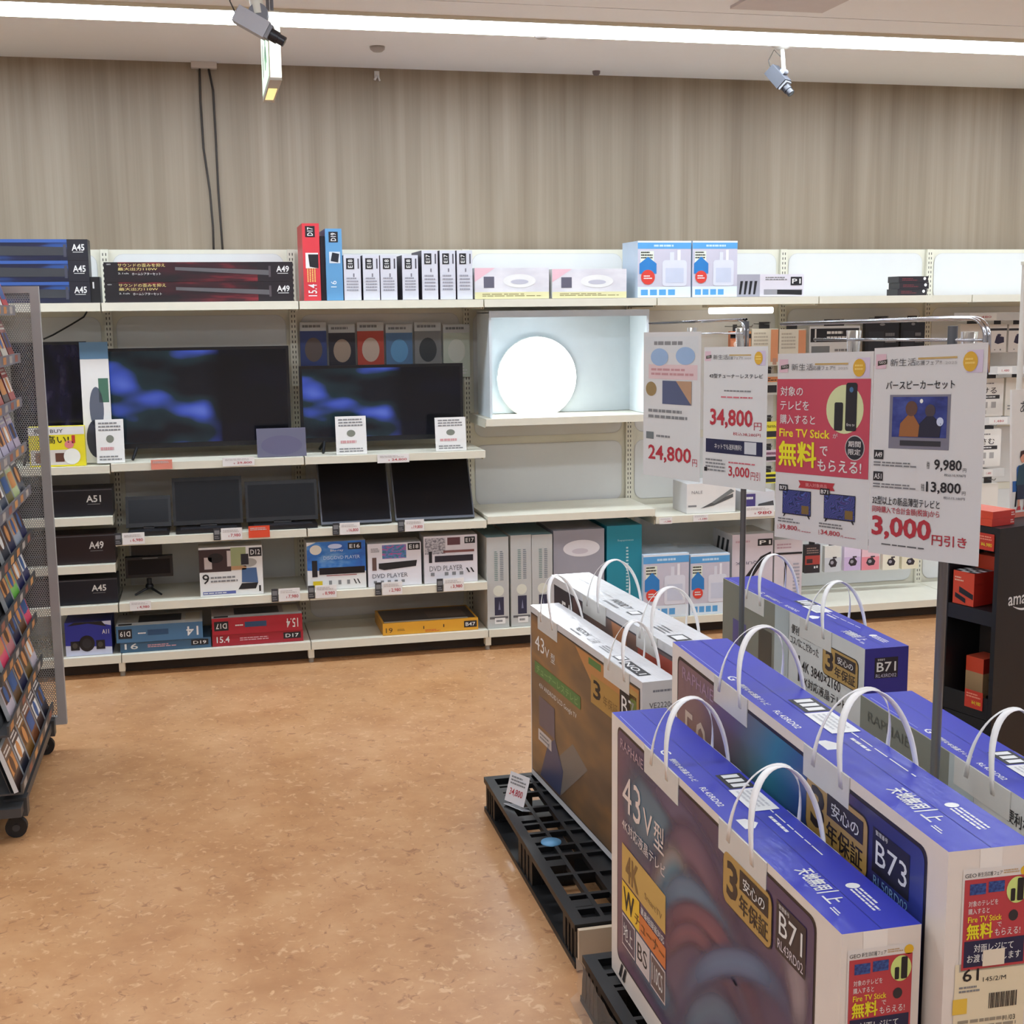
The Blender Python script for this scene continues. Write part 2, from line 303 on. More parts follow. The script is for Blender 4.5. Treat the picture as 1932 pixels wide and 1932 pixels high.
# ================================================================== GOODS ON THE SHELVES
def pbox(px0, px1, pyt, yf, z, depth, m, name, yaw=0, tilt=None):
    """carton standing at depth yf whose front spans the given columns and reaches up to row pyt"""
    a, b = atY(px0, 560 if z > 1.6 else pyt, yf), atY(px1, 560 if z > 1.6 else pyt, yf); h = atY((px0+px1)/2, pyt, yf).z - z
    sx = b.x-a.x; mb, f = carton((a.x+b.x)/2, yf+depth/2, z+.0015, sx, depth, h, m, yaw); return mb, f, sx, h
def badge(F, t, a0, b0, a1, b1, bg=INK, fg=WHITE, k=2):
    F.rect(a0, b0, a1, b1, bg, k); F.text(t, a0+(a1-a0)*.12, b0+(b1-b0)*.2, a1-(a1-a0)*.12, b1-(b1-b0)*.22, fg, k+1, .012)
# --- sound bar cartons, top shelf left
sbblue = blotch('sound_bar_art_blue', [(.3, (24, 26, 40)), (.55, (30, 34, 66)), (.75, (48, 84, 150))], 2.2, 3, .4, (1.2, .8, 1))
sbred = blotch('sound_bar_art_red', [(.38, (30, 25, 28)), (.55, (60, 26, 32)), (.72, (150, 44, 52))], 1.6, 8.4, .4, (1.6, 1, 1))
DK = C(34, 34, 42, .42); barm = C(60, 62, 66, .4); goldtx = C(222, 206, 130, .5)
xr = atY(168, 510, 6.16).x
for k, nm in enumerate(('bottom', 'middle', 'topmost')):
    z = ZT+.0015+.0928*k; mb, f = carton(xr-.475, 6.16+.07, z, .95, .14, .092, {'F': sbblue, '*': DK}); F = f['F']
    F.poly([(.35, .022), (.86, .022), (.86, .058), (.35, .066)], barm, 1); F.rect(.28, .078, .95, .092, C(58, 92, 160, .4), 1); F.rect(.862, .0, .95, .092, DK, 2); F.text('A45', .882, .042, .936, .071, WHITE, 3, .02); F.rect(.886, .035, .93, .0375, WHITE, 3); F.rect(.846, .015, .858, .07, C(70, 72, 86, .4), 3)
    build(mb, 'sound_bar_carton', None, 'dark blue sound bar carton, %s of the stack of three on the top shelf' % nm, 'box', 'sound bar cartons on the top shelf')
mb, f, w_, h_ = pbox(170, 190, 523, 6.17, ZT, .12, C(28, 28, 30, .4), ''); f['F'].text('1', w_*.3, h_*.55, w_*.45, h_*.8, WHITE)
build(mb, 'small_carton', None, 'small narrow black carton at the right of the dark blue sound bar stack', 'box')
x0, x1 = atY(197, 530, 6.15).x, atY(553, 530, 6.15).x; W = x1-x0
for k, nm in enumerate(('lower', 'upper')):
    z = ZT+.0015+.0889*k; mb, f = carton((x0+x1)/2, 6.15+.06, z, W, .12, .088, {'F': sbred, '*': C(30, 27, 30, .42)}); F = f['F']
    F.rect(0, 0, .06, .088, C(28, 25, 28, .42), 1); F.rect(W-.16, 0, W, .088, C(34, 28, 32, .42), 1)
    F.poly([(W*.37, .066), (W*.84, .052), (W*.88, .05), (W*.88, .028), (W*.37, .052)], C(96, 94, 96, .35), 2)
    F.text('GEO', .012, .076, .03, .081, WHITE); F.text('サウンドの歪みを抑え', .06, .067, .265, .082, goldtx, 2, .01); F.text('最大出力110W', .06, .051, .23, .064, goldtx, 2, .01)
    F.text('2.1ch', .06, .035, .105, .042, WHITE); F.text('ホームシアターセット', .12, .03, .245, .042, WHITE)
    F.text('A49', W-.075, .042, W-.017, .07, WHITE, 3, .02); F.rect(W-.07, .035, W-.022, .0375, WHITE, 3); F.rect(W-.11, .02, W-.1, .07, C(84, 76, 80, .4), 3)
    build(mb, 'sound_bar_carton', None, 'long black and red sound bar carton, %s of the pair on the top shelf' % nm, 'box', 'sound bar cartons on the top shelf')
# --- upright boxes on the top shelf
mb, f, w_, h_ = pbox(574, 606, 422, 6.16, ZT, .30, {'F': C(206, 58, 66, .4), '*': C(190, 50, 58, .4)}, '')
F = f['FV']; badge(F, 'D17', h_-.062, .02, h_-.012, w_-.014); F = f['F']; F.rect(.012, h_*.42, w_-.008, h_*.62, WHITE, 2); F.poly([(.03, h_*.44), (w_-.008, h_*.42), (w_-.008, h_*.6), (.024, h_*.6)], INK, 3)
f['FV'].text('15.4', .02, .018, .075, w_-.02, WHITE, 3, .01); f['FV'].greek(.085, .02, .15, w_-.015, 4, C(240, 190, 110, .5), 2)
build(mb, 'player_carton', None, 'tall red carton standing upright on the top shelf', 'box')
mb, f, w_, h_ = pbox(607, 616, 446, 6.18, ZT, .26, C(34, 28, 36, .4), '')
build(mb, 'player_carton', None, 'thin dark carton between the upright red and blue cartons', 'box')
mb, f, w_, h_ = pbox(617, 648, 432, 6.16, ZT, .30, C(92, 148, 190, .4), '')
F = f['FV']; badge(F, 'D19', h_-.062, .018, h_-.014, w_-.016); F = f['F']; F.rect(.016, h_*.52, w_-.01, h_*.68, C(206, 214, 220, .4), 2); F.poly([(.022, h_*.55), (w_-.02, h_*.53), (w_-.014, h_*.65), (.03, h_*.67)], C(36, 40, 48, .4), 3)
f['FV'].text('16', .06, .03, .09, w_-.02, C(214, 226, 234), 2)
build(mb, 'player_carton', None, 'tall blue carton standing upright on the top shelf', 'box')
lightbox = C(203, 204, 210, .42)
def discbox(px0, px1, pyt, code, label):
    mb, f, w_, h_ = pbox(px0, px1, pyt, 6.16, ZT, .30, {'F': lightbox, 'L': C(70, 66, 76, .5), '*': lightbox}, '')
    F = f['FV']; badge(F, code, h_-.064, .030, h_-.014, w_-.012); F.rect(h_-.062, .008, h_-.016, .014, C(70, 68, 76, .5), 2); F.rect(h_-.10, .03, h_-.084, .036, C(120, 118, 126, .5), 2)
    f['F'].greek(.012, .04, w_-.012, h_*.52, 5, C(150, 150, 158, .5), 2)
    build(mb, 'disc_player_carton', None, label, 'box', 'white disc player cartons on the top shelf')
nth = ('first', 'second', 'third', 'fourth')
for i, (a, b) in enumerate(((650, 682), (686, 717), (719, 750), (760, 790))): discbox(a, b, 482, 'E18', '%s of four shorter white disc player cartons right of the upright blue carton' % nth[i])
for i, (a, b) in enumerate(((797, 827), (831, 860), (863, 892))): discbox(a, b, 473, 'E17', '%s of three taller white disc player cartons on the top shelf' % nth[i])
# --- pale lamp cartons behind the round lamp bay
pinkart = blotch('lamp_carton_art', [(.35, (222, 220, 222)), (.6, (206, 204, 208)), (.8, (216, 196, 202))], 2.0, 5)
for i, (a, b, t) in enumerate(((896, 1036, 506), (1042, 1182, 508))):
    mb, f, w_, h_ = pbox(a, b, t, 6.17, ZT, .32, {'F': pinkart, '*': WHITE}, ''); F = f['F']
    F.poly([(0, h_), (.10, h_), (0, h_*.55)], C(226, 186, 194, .4), 1)
    F.rect(.0, .0, w_, h_*.22, C(214, 208, 160, .45), 1); F.disc(w_*.6, h_*.58, w_*.22, h_*.22, WHITE, 2); F.disc(w_*.6, h_*.55, w_*.12, h_*.08, C(186, 186, 196, .4), 3); F.rect(w_*.12, h_*.36, w_*.26, h_*.72, C(96, 94, 108, .4), 2); F.greek(w_*.1, .01, w_*.9, h_*.18, 2, C(140, 130, 90, .5), 2)
    build(mb, 'lamp_carton', None, 'pale low lamp carton on the top shelf, %s of two above the lit lamp' % ('left' if i == 0 else 'right'), 'box', 'ceiling lamp cartons')
# --- water jug cartons
skyb = C(88, 160, 214, .4); paleb = C(198, 196, 208, .4)
def jug(px0, px1, pyt, yf, z, label, dep=.24):
    mb, f, w_, h_ = pbox(px0, px1, pyt, yf, z, dep, {'F': paleb, 'L': C(190, 206, 222, .4), '*': C(206, 220, 232, .4)}, ''); F = f['F']
    F.rect(0, h_*.86, w_, h_*.97, skyb, 1); F.rect(.0, h_*.97, w_, h_, C(222, 230, 236, .4), 1); F.greek(w_*.3, h_*.88, w_*.8, h_*.95, 1, C(190, 220, 240))
    F.rect(0, 0, w_, h_*.19, C(216, 228, 236, .4), 1)
    for q in range(4): F.rect(w_*(.06+.17*q), h_*.04, w_*(.19+.17*q), h_*.14, skyb, 2)
    F.rect(w_*.05, h_*.5, w_*.3, h_*.82, C(224, 232, 214, .4), 1); F.greek(w_*.06, h_*.68, w_*.28, h_*.82, 3, INK, 2)
    F.poly([(w_*.03, h_*.42), (w_*.35, h_*.42), (w_*.35, h_*.6), (w_*.19, h_*.72), (w_*.03, h_*.6)], C(44, 124, 192, .4), 3); F.disc(w_*.19, h_*.36, w_*.13, w_*.13, C(214, 66, 54, .4), 4); F.greek(w_*.11, h_*.32, w_*.27, h_*.4, 2, WHITE, 5)
    F.rrect(w_*.46, h_*.2, w_*.92, h_*.66, w_*.06, C(214, 218, 228, .3), 3); F.rect(w_*.6, h_*.66, w_*.68, h_*.8, C(214, 218, 228, .3), 3); F.rect(w_*.74, h_*.66, w_*.8, h_*.84, C(230, 232, 238, .3), 3); F.poly([(w_*.52, h_*.26), (w_*.86, h_*.26), (w_*.86, h_*.52), (w_*.52, h_*.52)], C(196, 204, 220, .3), 4)
    build(mb, 'water_jug_carton', None, label, 'box', 'pale blue water jug cartons')
jug(1203, 1303, 455, 6.16, ZT, 'left pale blue water jug carton on the top shelf'); jug(1306, 1390, 455, 6.16, ZT, 'right pale blue water jug carton on the top shelf')
# --- white carton with hair tools, black small boxes
mb, f, w_, h_ = pbox(1390, 1516, 518, 6.16, ZT, .16, {'F': C(214, 210, 216, .4), '*': WHITE}, ''); F = f['F']; F.rect(0, 0, w_*.34, h_, C(164, 164, 174, .4), 1)
for q in range(4): F.poly([(w_*(.03+.07*q), h_*.1), (w_*(.06+.07*q), h_*.1), (w_*(.09+.07*q), h_*.7), (w_*(.05+.07*q), h_*.7)], INK, 2)
badge(F, 'P1', w_*.8, h_*.5, w_*.97, h_*.88); F.rect(w_*.4, h_*.08, w_*.98, h_*.32, C(150, 148, 152, .4), 1); F.greek(w_*.42, h_*.72, w_*.75, h_*.9, 2, GREY, 2); F.poly([(w_*.6, h_*.1), (w_*.97, h_*.06), (w_*.97, h_*.28), (w_*.6, h_*.3)], INK, 2)
build(mb, 'hair_tool_carton', None, 'long white carton with a black code label on the top shelf beside the water jugs', 'box')
for k, nm in enumerate(('bottom', 'middle', 'topmost')):
    z = ZT+.0015+.0326*k; xx = atY(1722, 540, 6.2).x+(-.004, .006, .0)[k]; mb, f = carton(xx, 6.25, z, .17, .11, .032, C(38, 34, 38, .45)); f['F'].greek(.02, .008, .11, .024, 2, C(110, 50, 56, .5), 1); f['F'].disc(.15, .02, .008, .008, WHITE, 1)
    build(mb, 'small_carton', None, '%s of three small black cartons stacked alone on the top shelf' % nm, 'box', 'small black cartons on the top shelf')
# --- bay 1: leaning dark screen and yellow pop box
scr = new('glossy_screen', .22); scr.node_tree.nodes['Principled BSDF'].inputs['Specular IOR Level'].default_value = .22; scr.node_tree.nodes['Principled BSDF'].inputs['Base Color'].default_value = lin((16, 17, 22))
frm = C(22, 22, 25, .35)
def screen(name, x0, x1, z0, z1, y, label, cat, img=None, group=None, tilt=0, bez=.014, stand=True, dep=.05):
    cx = (x0+x1)/2; e = empty(name, (cx, y, z0), label, cat, group); M = Matrix.Translation((cx, y, z0)) @ Matrix.Rotation(math.radians(-tilt), 4, 'X'); W, H = x1-x0, z1-z0; b0 = .05 if stand else 0
    mb = MB(); mb.box((-W/2, 0, b0), (W/2, .022, H), frm, M); mb.box((-W*.32, .022, b0+.06), (W*.32, dep, H*.72), frm, M); build(mb, 'housing', e)
    mb = MB(); f = Fr(mb, M @ V((-W/2, 0, b0)), M.to_3x3() @ V((1, 0, 0)), M.to_3x3() @ V((0, 0, 1)), .0008); f.rect(bez, bez*1.6, W-bez, H-b0-bez, img or scr, 1); build(mb, 'display_panel', e)
    if stand:
        for sx in (-1, 1):
            mb = MB(); mb.cyl(M @ V((sx*W*.36, .01, b0+.005)), (cx+sx*W*.38, y-.08, z0+.0085), .007, frm, n=8); mb.cyl(M @ V((sx*W*.36, .01, b0+.005)), (cx+sx*W*.38, y+.1, z0+.0085), .007, frm, n=8); build(mb, 'stand_foot', e)
    return e, M, W, H
a, b = atY(20, 700, 6.3), atY(165, 700, 6.3)
blu = blotch('dark_screen_reflections', [(.4, (12, 12, 16)), (.6, (26, 22, 44)), (.8, (60, 58, 78))], 3, 1.7, .15, (1.6, 1, 1), emit=.25)  # reflections on the dark screen, painted in as faintly glowing blotches
screen('television', a.x, b.x, .992, atY(100, 645, 6.3).z, 6.3, 'dark television behind the yellow leaflet box at the left shelf', 'television', blu)
mb, f, w_, h_ = pbox(52, 158, 806, 6.15, .992, .06, {'F': YEL, '*': C(226, 214, 60, .5)}, ''); F = f['F']
F.rect(0, h_*.8, w_, h_, WHITE, 1); F.text('買取 BUY', w_*.1, h_*.84, w_*.62, h_*.95, INK); F.rect(w_*.02, h_*.04, w_*.8, h_*.42, C(214, 208, 198, .5), 1); F.text('高い!', w_*.3, h_*.58, w_*.72, h_*.78, INK, 2, .01); F.disc(w_*.76, h_*.25, w_*.15, w_*.15, C(236, 238, 228), 3); F.rect(w_*.46, h_*.12, w_*.62, h_*.34, C(96, 60, 46, .5), 2); F.disc(w_*.72, h_*.55, .02, .018, C(222, 130, 130, .5), 2); F.rect(w_*.77, h_*.58, w_*.83, h_*.78, C(190, 60, 54, .5), 2); F.rect(w_*.1, h_*.1, w_*.3, h_*.36, C(130, 96, 80, .5), 2)
build(mb, 'leaflet_box', None, 'yellow and white printed leaflet box on the left shelf above the sound bars', 'box')
mb = MB(); mb.tube([atY(82, 640, 6.5), atY(100, 632, 6.5), atY(135, 612, 6.52), atY(158, 598, 6.53), atY(164, 588, 6.54)], .004, C(34, 34, 34, .5)); build(mb, 'power_cable', None, 'black cable hanging under the top shelf at the left, above the dark television', 'cable')
# sound bars in single shelves of bay 1
for (pt, px1, z, code, tint, lab) in ((922, 214, .757, 'A51', (26, 26, 32), 'grey cornered'), (1008, 219, .535, 'A49', (38, 26, 28), 'dark red tinted'), (1092, 232, .345, 'A45', (22, 25, 36), 'dark navy')):
    xr = min(-.427, atY(px1, pt+20, 6.17).x); h = atY(180, pt, 6.17).z-z; sb = C(*tint, .35); mb, f = carton(xr-.42, 6.17+.08, z+.0015, .84, .16, h, sb); F = f['F']; W = .84
    F.rect(.3, h*.3, W-.29, h*.62, C(58, 56, 70, .4), 1); F.rect(.31, h*.36, W-.30, h*.58, C(*tint, .35), 2); F.rect(0, h*.93, W, h*.96, C(90, 90, 96, .4), 1); F.text(code, W-.115, h*.5, W-.05, h*.75, WHITE, 3, .02); F.rect(W-.11, h*.42, W-.055, h*.44, GREY, 3)
    build(mb, 'sound_bar_carton', None, '%s black sound bar carton alone on %s shelf at the left' % (lab, {'A51': 'the upper', 'A49': 'the middle', 'A45': 'the lower'}[code]), 'box', 'sound bar cartons on single shelves')
mb, f, w_, h_ = pbox(121, 209, 1174, 6.16, BASE, .22, {'F': C(196, 200, 220, .4), '*': C(40, 48, 130, .4)}, ''); F = f['F']
F.poly([(0, h_*.32), (w_, h_*.22), (w_, h_*.86), (w_*.6, h_), (0, h_)], C(42, 52, 150, .4), 1); F.poly([(w_*.05, h_*.9), (w_*.2, h_), (w_*.8, h_), (w_*.9, h_*.84), (w_*.5, h_*.95)], C(28, 28, 34, .4), 2); F.text('A11', w_*.8, h_*.62, w_*.95, h_*.75, WHITE, 3, .01)
F.disc(w_*.46, h_*.36, w_*.17, h_*.24, C(22, 22, 26, .4), 3); F.disc(w_*.46, h_*.36, w_*.1, h_*.15, C(40, 40, 46, .4), 4)
for q in (.2, .75): F.rect(w_*(q-.09), h_*.17, w_*(q+.1), h_*.44, C(22, 22, 26, .4), 3); F.disc(w_*q, h_*.31, w_*.055, h_*.085, C(70, 66, 60, .4), 4)
build(mb, 'speaker_carton', None, 'blue carton picturing black speakers on the lowest shelf at the left', 'box')
# --- televisions on the upper display shelf
tvm = new('television_image', .15); N, L, p = nodes(tvm)
v = coords(N, L, 'UV', (1.0, 1.0, 1)); rr = ramp(N, [(.40, (12, 13, 18)), (.5, (24, 44, 50)), (.57, (58, 78, 170)), (.68, (96, 116, 205))]); L.new(noise(N, L, v, 2.2, 1.5), rr.inputs[0])
sx = N.new('ShaderNodeSeparateXYZ'); t = N.new('ShaderNodeTexCoord'); L.new(t.outputs['UV'], sx.inputs[0]); fr = ramp(N, [(.0, (255, 255, 255)), (.52, (255, 255, 255)), (.62, (20, 20, 20))]); L.new(sx.outputs[0], fr.inputs[0])
cc = mixc(N, L, 1.0, rr.outputs[0], fr.outputs[0], 'MULTIPLY'); L.new(cc, p.inputs['Emission Color']); p.inputs['Emission Strength'].default_value = .9; p.inputs['Base Color'].default_value = lin((14, 14, 18))
for pa, pb, pt, label in ((204, 548, 655, 'wide television with a blue picture, left of the two on the display shelf'), (566, 874, 688, 'wide television with a blue picture, right of the two on the display shelf')):
    a, b = atY(pa, 760, 6.3), atY(pb, 760, 6.3); screen('television', a.x, b.x, ZTV, atY((pa+pb)/2, pt, 6.3).z, 6.3, label, 'television', tvm, 'televisions on the display shelf')
def card(px0, px1, py0, py1, y, z, label, draw=None, m=PAPER, name='price_card', cat='sign', group=None, lean=8):
    """upright card leaning back a little, standing at height z"""
    a, b = atY(px0, (py0+py1)/2, y), atY(px1, (py0+py1)/2, y); h = atY((px0+px1)/2, py0, y).z-z; W = b.x-a.x; mb = MB()
    M = Matrix.Translation((a.x, y, z+.002)) @ Matrix.Rotation(math.radians(-lean), 4, 'X'); mb.box((0, 0, 0), (W, .003, h), m, M); R = M.to_3x3(); F = Fr(mb, M @ V((0, 0, 0)), R @ V((1, 0, 0)), R @ V((0, 0, 1)))
    if draw: draw(F, W, h)
    build(mb, name, None, label, cat, group)
def pc(F, W, h): F.greek(W*.1, h*.72, W*.9, h*.95, 3, GREY); F.disc(W*.5, h*.55, W*.14, h*.09, C(120, 124, 110, .5)); F.greek(W*.15, h*.26, W*.8, h*.4, 1, C(200, 150, 150)); F.greek(W*.1, h*.05, W*.9, h*.18, 2, GREY)
card(181, 234, 792, 880, 6.16, ZTV, 'white price card in front of the left television', pc, group='price cards in front of the televisions')
card(634, 692, 786, 862, 6.16, ZTV, 'white price card below the middle of the right television', pc, group='price cards in front of the televisions')
card(822, 880, 788, 858, 6.16, ZTV, 'white price card at the right end of the television shelf', pc, group='price cards in front of the televisions')
def vp(F, W, h): F.rect(0, h*.86, W, h, C(92, 130, 160, .5)); F.disc(W*.5, h*.45, W*.25, h*.18, C(90, 96, 110, .5)); F.disc(W*.45, h*.2, W*.36, h*.16, C(54, 56, 70, .5)); F.rect(W*.6, h*.5, W*.95, h*.7, C(70, 110, 90, .5))
card(152, 206, 646, 792, 6.2, ZTV+.0, 'tall pale leaflet standing at the left edge of the left television', vp, name='leaflet', lean=3)
def lob(F, W, h): F.disc(W*.5, h*.4, W*.42, h*.34, C(84, 80, 104, .4))
card(485, 578, 808, 872, 6.17, ZTV, 'low dark violet card between the two televisions', lob, C(92, 90, 108, .5), lean=12)
# pop cards above the right television (hung on the back panel)
popc = [((60, 76, 132), (110, 96, 90)), ((52, 50, 58), (180, 160, 140)), ((196, 78, 60), (220, 196, 176)), ((94, 130, 170), (110, 170, 216)), ((140, 140, 138), (66, 70, 72)), ((206, 214, 196), (226, 228, 214))]
for i, (c0, c1) in enumerate(popc):
    pa, pb = 566+54*i, 616+54*i; a, b = atY(pa, 640, 6.535), atY(pb, 640, 6.535); zt, zb = atY(pa, 608+(i % 2)*4, 6.545).z, atY(pa, 712, 6.545).z
    mb = MB(); mb.box((a.x, 6.535, zb), (b.x, 6.539, zt), C(*c0, .5)); F = Fr(mb, (a.x, 6.535, zb), (1, 0, 0), (0, 0, 1)); W, h = b.x-a.x, zt-zb
    F.rect(0, h*.84, W, h, C(206, 208, 206, .5)); F.greek(W*.1, h*.88, W*.9, h*.97, 1, GREY); F.disc(W*.5, h*.5, W*.33, h*.22, C(*c1, .5)); F.greek(W*.1, h*.05, W*.9, h*.22, 3, WHITE)
    build(mb, 'picture_card', None, '%s colour picture card from the left on the panel above the right television' % ('first', 'second', 'third', 'fourth', 'fifth', 'sixth')[i], 'sign', 'picture cards above the right television')
# --- portable players on the middle shelf: dark, reclining screens
def portable(px0, px1, pyt, label, tilt, y=6.22, deck=True):
    a, b = atY(px0, 960, y), atY(px1, 960, y); zt = atY((px0+px1)/2, pyt, y+.05).z; W = b.x-a.x; cx = (a.x+b.x)/2
    e = empty('portable_player', (cx, y, ZM), label, 'portable player', 'portable players on the middle shelf')
    mb = MB(); mb.box((a.x+.01, y-.07, ZM+.0015), (b.x-.01, y+.12, ZM+.02), frm); mb.box((a.x+W*.1, y-.06, ZM+.02), (b.x-W*.1, y+.0, ZM+.024), C(44, 44, 48, .3)); build(mb, 'deck', e)
    M = Matrix.Translation((cx, y, ZM+.02)) @ Matrix.Rotation(math.radians(-tilt), 4, 'X'); H = (zt-ZM-.02)/math.cos(math.radians(tilt)); mb = MB(); mb.box((-W/2, 0, .012), (W/2, .014, H), frm, M); build(mb, 'lid', e)
    mb = MB(); R = M.to_3x3(); f = Fr(mb, M @ V((-W/2, 0, .012)), R @ V((1, 0, 0)), R @ V((0, 0, 1)), .0008); f.rect(.012, .02, W-.012, H-.03, scr); build(mb, 'display_panel', e)
    mb = MB(); mb.cyl((cx-W*.12, y+.006, ZM+.024), (cx+W*.12, y+.006, ZM+.024), .011, frm); build(mb, 'hinge', e)
portable(236, 322, 936, 'small black portable player at the left end of the middle shelf', 20)
portable(326, 458, 900, 'larger black portable player, second from the left on the middle shelf', 14)
portable(464, 600, 906, 'black portable player in the middle, left of the two wide reclining monitors', 14)
for pa, pb, lab in ((604, 737, 'left wide black monitor reclining on the middle shelf'), (744, 893, 'right wide black monitor reclining on the middle shelf')):
    y = 6.2 if pa < 700 else 6.215; a, b = atY(pa, 950, y), atY(pb, 950, y); cx, W = (a.x+b.x)/2, b.x-a.x; e = empty('monitor', (cx, y, ZM), lab, 'monitor', 'reclining monitors on the middle shelf')
    tl = 30; M = Matrix.Translation((cx, y-.03, ZM+.012)) @ Matrix.Rotation(math.radians(-tl), 4, 'X'); H = .32; mb = MB(); mb.box((-W/2, 0, 0), (W/2, .02, H), C(92, 96, 104, .35, .4), M); build(mb, 'housing', e)
    mb = MB(); R = M.to_3x3(); f = Fr(mb, M @ V((-W/2, 0, 0)), R @ V((1, 0, 0)), R @ V((0, 0, 1)), .0008); f.rect(.006, .012, W-.006, H-.006, scr); build(mb, 'display_panel', e)
    mb = MB(); mb.box((cx-.06, y+.02, ZM+.0015), (cx+.06, y+.17, ZM+.008), frm); mb.cyl((cx, y+.15, ZM+.006), M @ V((0, .02, .2)), .008, frm); build(mb, 'easel_stand', e)
# --- shelf with boxed players and the tripod device
e = empty('tripod_monitor', tuple(atY(283, 1120, 6.3).xy)+(Z3,), 'black folding monitor on a small black tripod on the lower middle shelf', 'monitor')
c = atY(283, 1120, 6.3); B2 = C(22, 22, 24, .35)
mb = MB(); q0, q1 = atY(238, 1090, 6.3), atY(325, 1047, 6.3); mb.box((q0.x, 6.28, q0.z), (q1.x, 6.33, q1.z), B2); f = Fr(mb, (q0.x, 6.28, q0.z), (1, 0, 0), (0, 0, 1)); f.rect(.012, .015, q1.x-q0.x-.012, q1.z-q0.z-.012, scr); f.rect(.08, q1.z-q0.z-.008, .15, q1.z-q0.z-.004, GREY); build(mb, 'body', e)
mb = MB(); q0, q1 = atY(248, 1048, 6.32), atY(305, 1026, 6.32); mb.box((q0.x, 6.31, q0.z), (q1.x, 6.36, q1.z), B2); build(mb, 'upper_clamp', e)
mb = MB(); zc = atY(283, 1092, 6.3).z; mb.cyl((c.x, 6.3, zc+.002), (c.x, 6.3, zc-.03), .012, B2); mb.lathe((c.x, 6.3, zc-.05), (0, 0, 1), [(0, 0), (.016, .004), (.02, .015), (.016, .026), (0, .03)], B2, 16); build(mb, 'ball_head', e)
for t in (200, 320, 80):
    mb = MB(); d = V((math.cos(math.radians(t)), math.sin(math.radians(t)), 0)); mb.cyl(V((c.x, 6.3, zc-.04)), V((c.x, 6.3, Z3+.007))+d*.072, .007, B2, .005, 8); build(mb, 'leg', e)
def artbox(px0, px1, pyt, z, dep, label, draw, base=WHITE, yf=6.16, name='player_carton', group=None, cat='box'):
    mb, f, w_, h_ = pbox(px0, px1, pyt, yf, z, dep, {'F': base, 'T': C(190, 190, 188, .5), '*': C(205, 203, 202, .5)}, ''); draw(f, w_, h_); build(mb, name, None, label, cat, group)
def d12(f, w, h):
    F = f['F']; F.rect(0, h*.5, w*.5, h*.96, C(58, 40, 40, .5)); F.disc(w*.26, h*.78, w*.12, h*.1, C(24, 20, 22, .5), 2); F.rect(w*.08, h*.56, w*.2, h*.8, C(190, 180, 176, .5), 2); F.rect(w*.44, h*.6, w*.5, h*.92, C(200, 190, 186, .5), 2); F.rect(w*.5, h*.55, w*.74, h*.98, C(156, 166, 120, .5)); F.rect(w*.5, h*.52, w*.74, h*.6, C(180, 140, 100, .5), 2)
    F.text('9', w*.04, h*.26, w*.15, h*.46, INK, 2, .01); F.greek(w*.17, h*.27, w*.6, h*.42, 2, GREY); F.rect(w*.04, h*.04, w*.56, h*.1, C(90, 100, 160, .5)); F.greek(w*.05, h*.05, w*.55, h*.09, 1, WHITE, 3); badge(F, 'D12', w*.79, h*.78, w*.99, h*.96)
    F.poly([(w*.6, h*.12), (w*.88, h*.12), (w*.92, h*.24), (w*.66, h*.24)], INK, 2); F.poly([(w*.66, h*.26), (w*.92, h*.24), (w*.9, h*.55), (w*.67, h*.55)], C(70, 100, 140, .4), 2); F.rect(w*.66, h*.62, w*.78, h*.84, C(40, 40, 46, .5), 3); F.disc(w*.78, h*.66, w*.13, h*.09, C(170, 168, 160, .5), 2); F.rect(w*.93, h*.06, w*.96, h*.18, INK, 2)
artbox(374, 494, 1032, Z3, .12, 'white carton picturing a portable player beside the black tripod monitor', d12)
def e16(f, w, h):
    F = f['F']; bl = blotch('bluray_sky_art', [(.3, (40, 74, 160)), (.55, (52, 120, 196)), (.8, (150, 196, 226))], 2.2, 4); F.poly([(0, h*.42), (w, h*.36), (w, h), (0, h)], bl); F.poly([(0, h*.92), (w*.16, h), (0, h)], WHITE, 2); F.disc(w*.15, h*.84, w*.1, h*.1, C(224, 220, 206, .5), 2); F.disc(w*.48, h*.9, w*.12, h*.05, C(196, 210, 240, .5), 2); F.text('Blu-ray', w*.4, h*.78, w*.62, h*.84, WHITE, 3); F.text('DISC/DVD PLAYER', w*.28, h*.63, w*.9, h*.7, C(200, 220, 240), 3); badge(F, 'E16', w*.7, h*.82, w*.93, h*.96)
    F.rect(w*.2, h*.32, w*.98, h*.46, C(22, 24, 30, .3), 3); F.rect(w*.08, h*.28, w*.17, h*.62, INK, 3); F.rect(w*.32, h*.285, w*.84, h*.3, C(140, 40, 40, .5), 4); F.rect(w*.09, h*.06, w*.25, h*.19, C(222, 190, 30, .5), 2)
    for q in (.36, .52, .67): F.rect(w*q, h*.1, w*(q+.05), h*.19, GREY, 2)
    for q in (.78, .84): F.poly([(w*q, h*.2), (w*(q+.02), h*.2), (w*(q+.06), h*.1), (w*(q+.04), h*.1)], INK, 2)
artbox(578, 689, 1022, Z3, .14, 'blue topped disc player carton, first of the three on the lower middle shelf', e16)
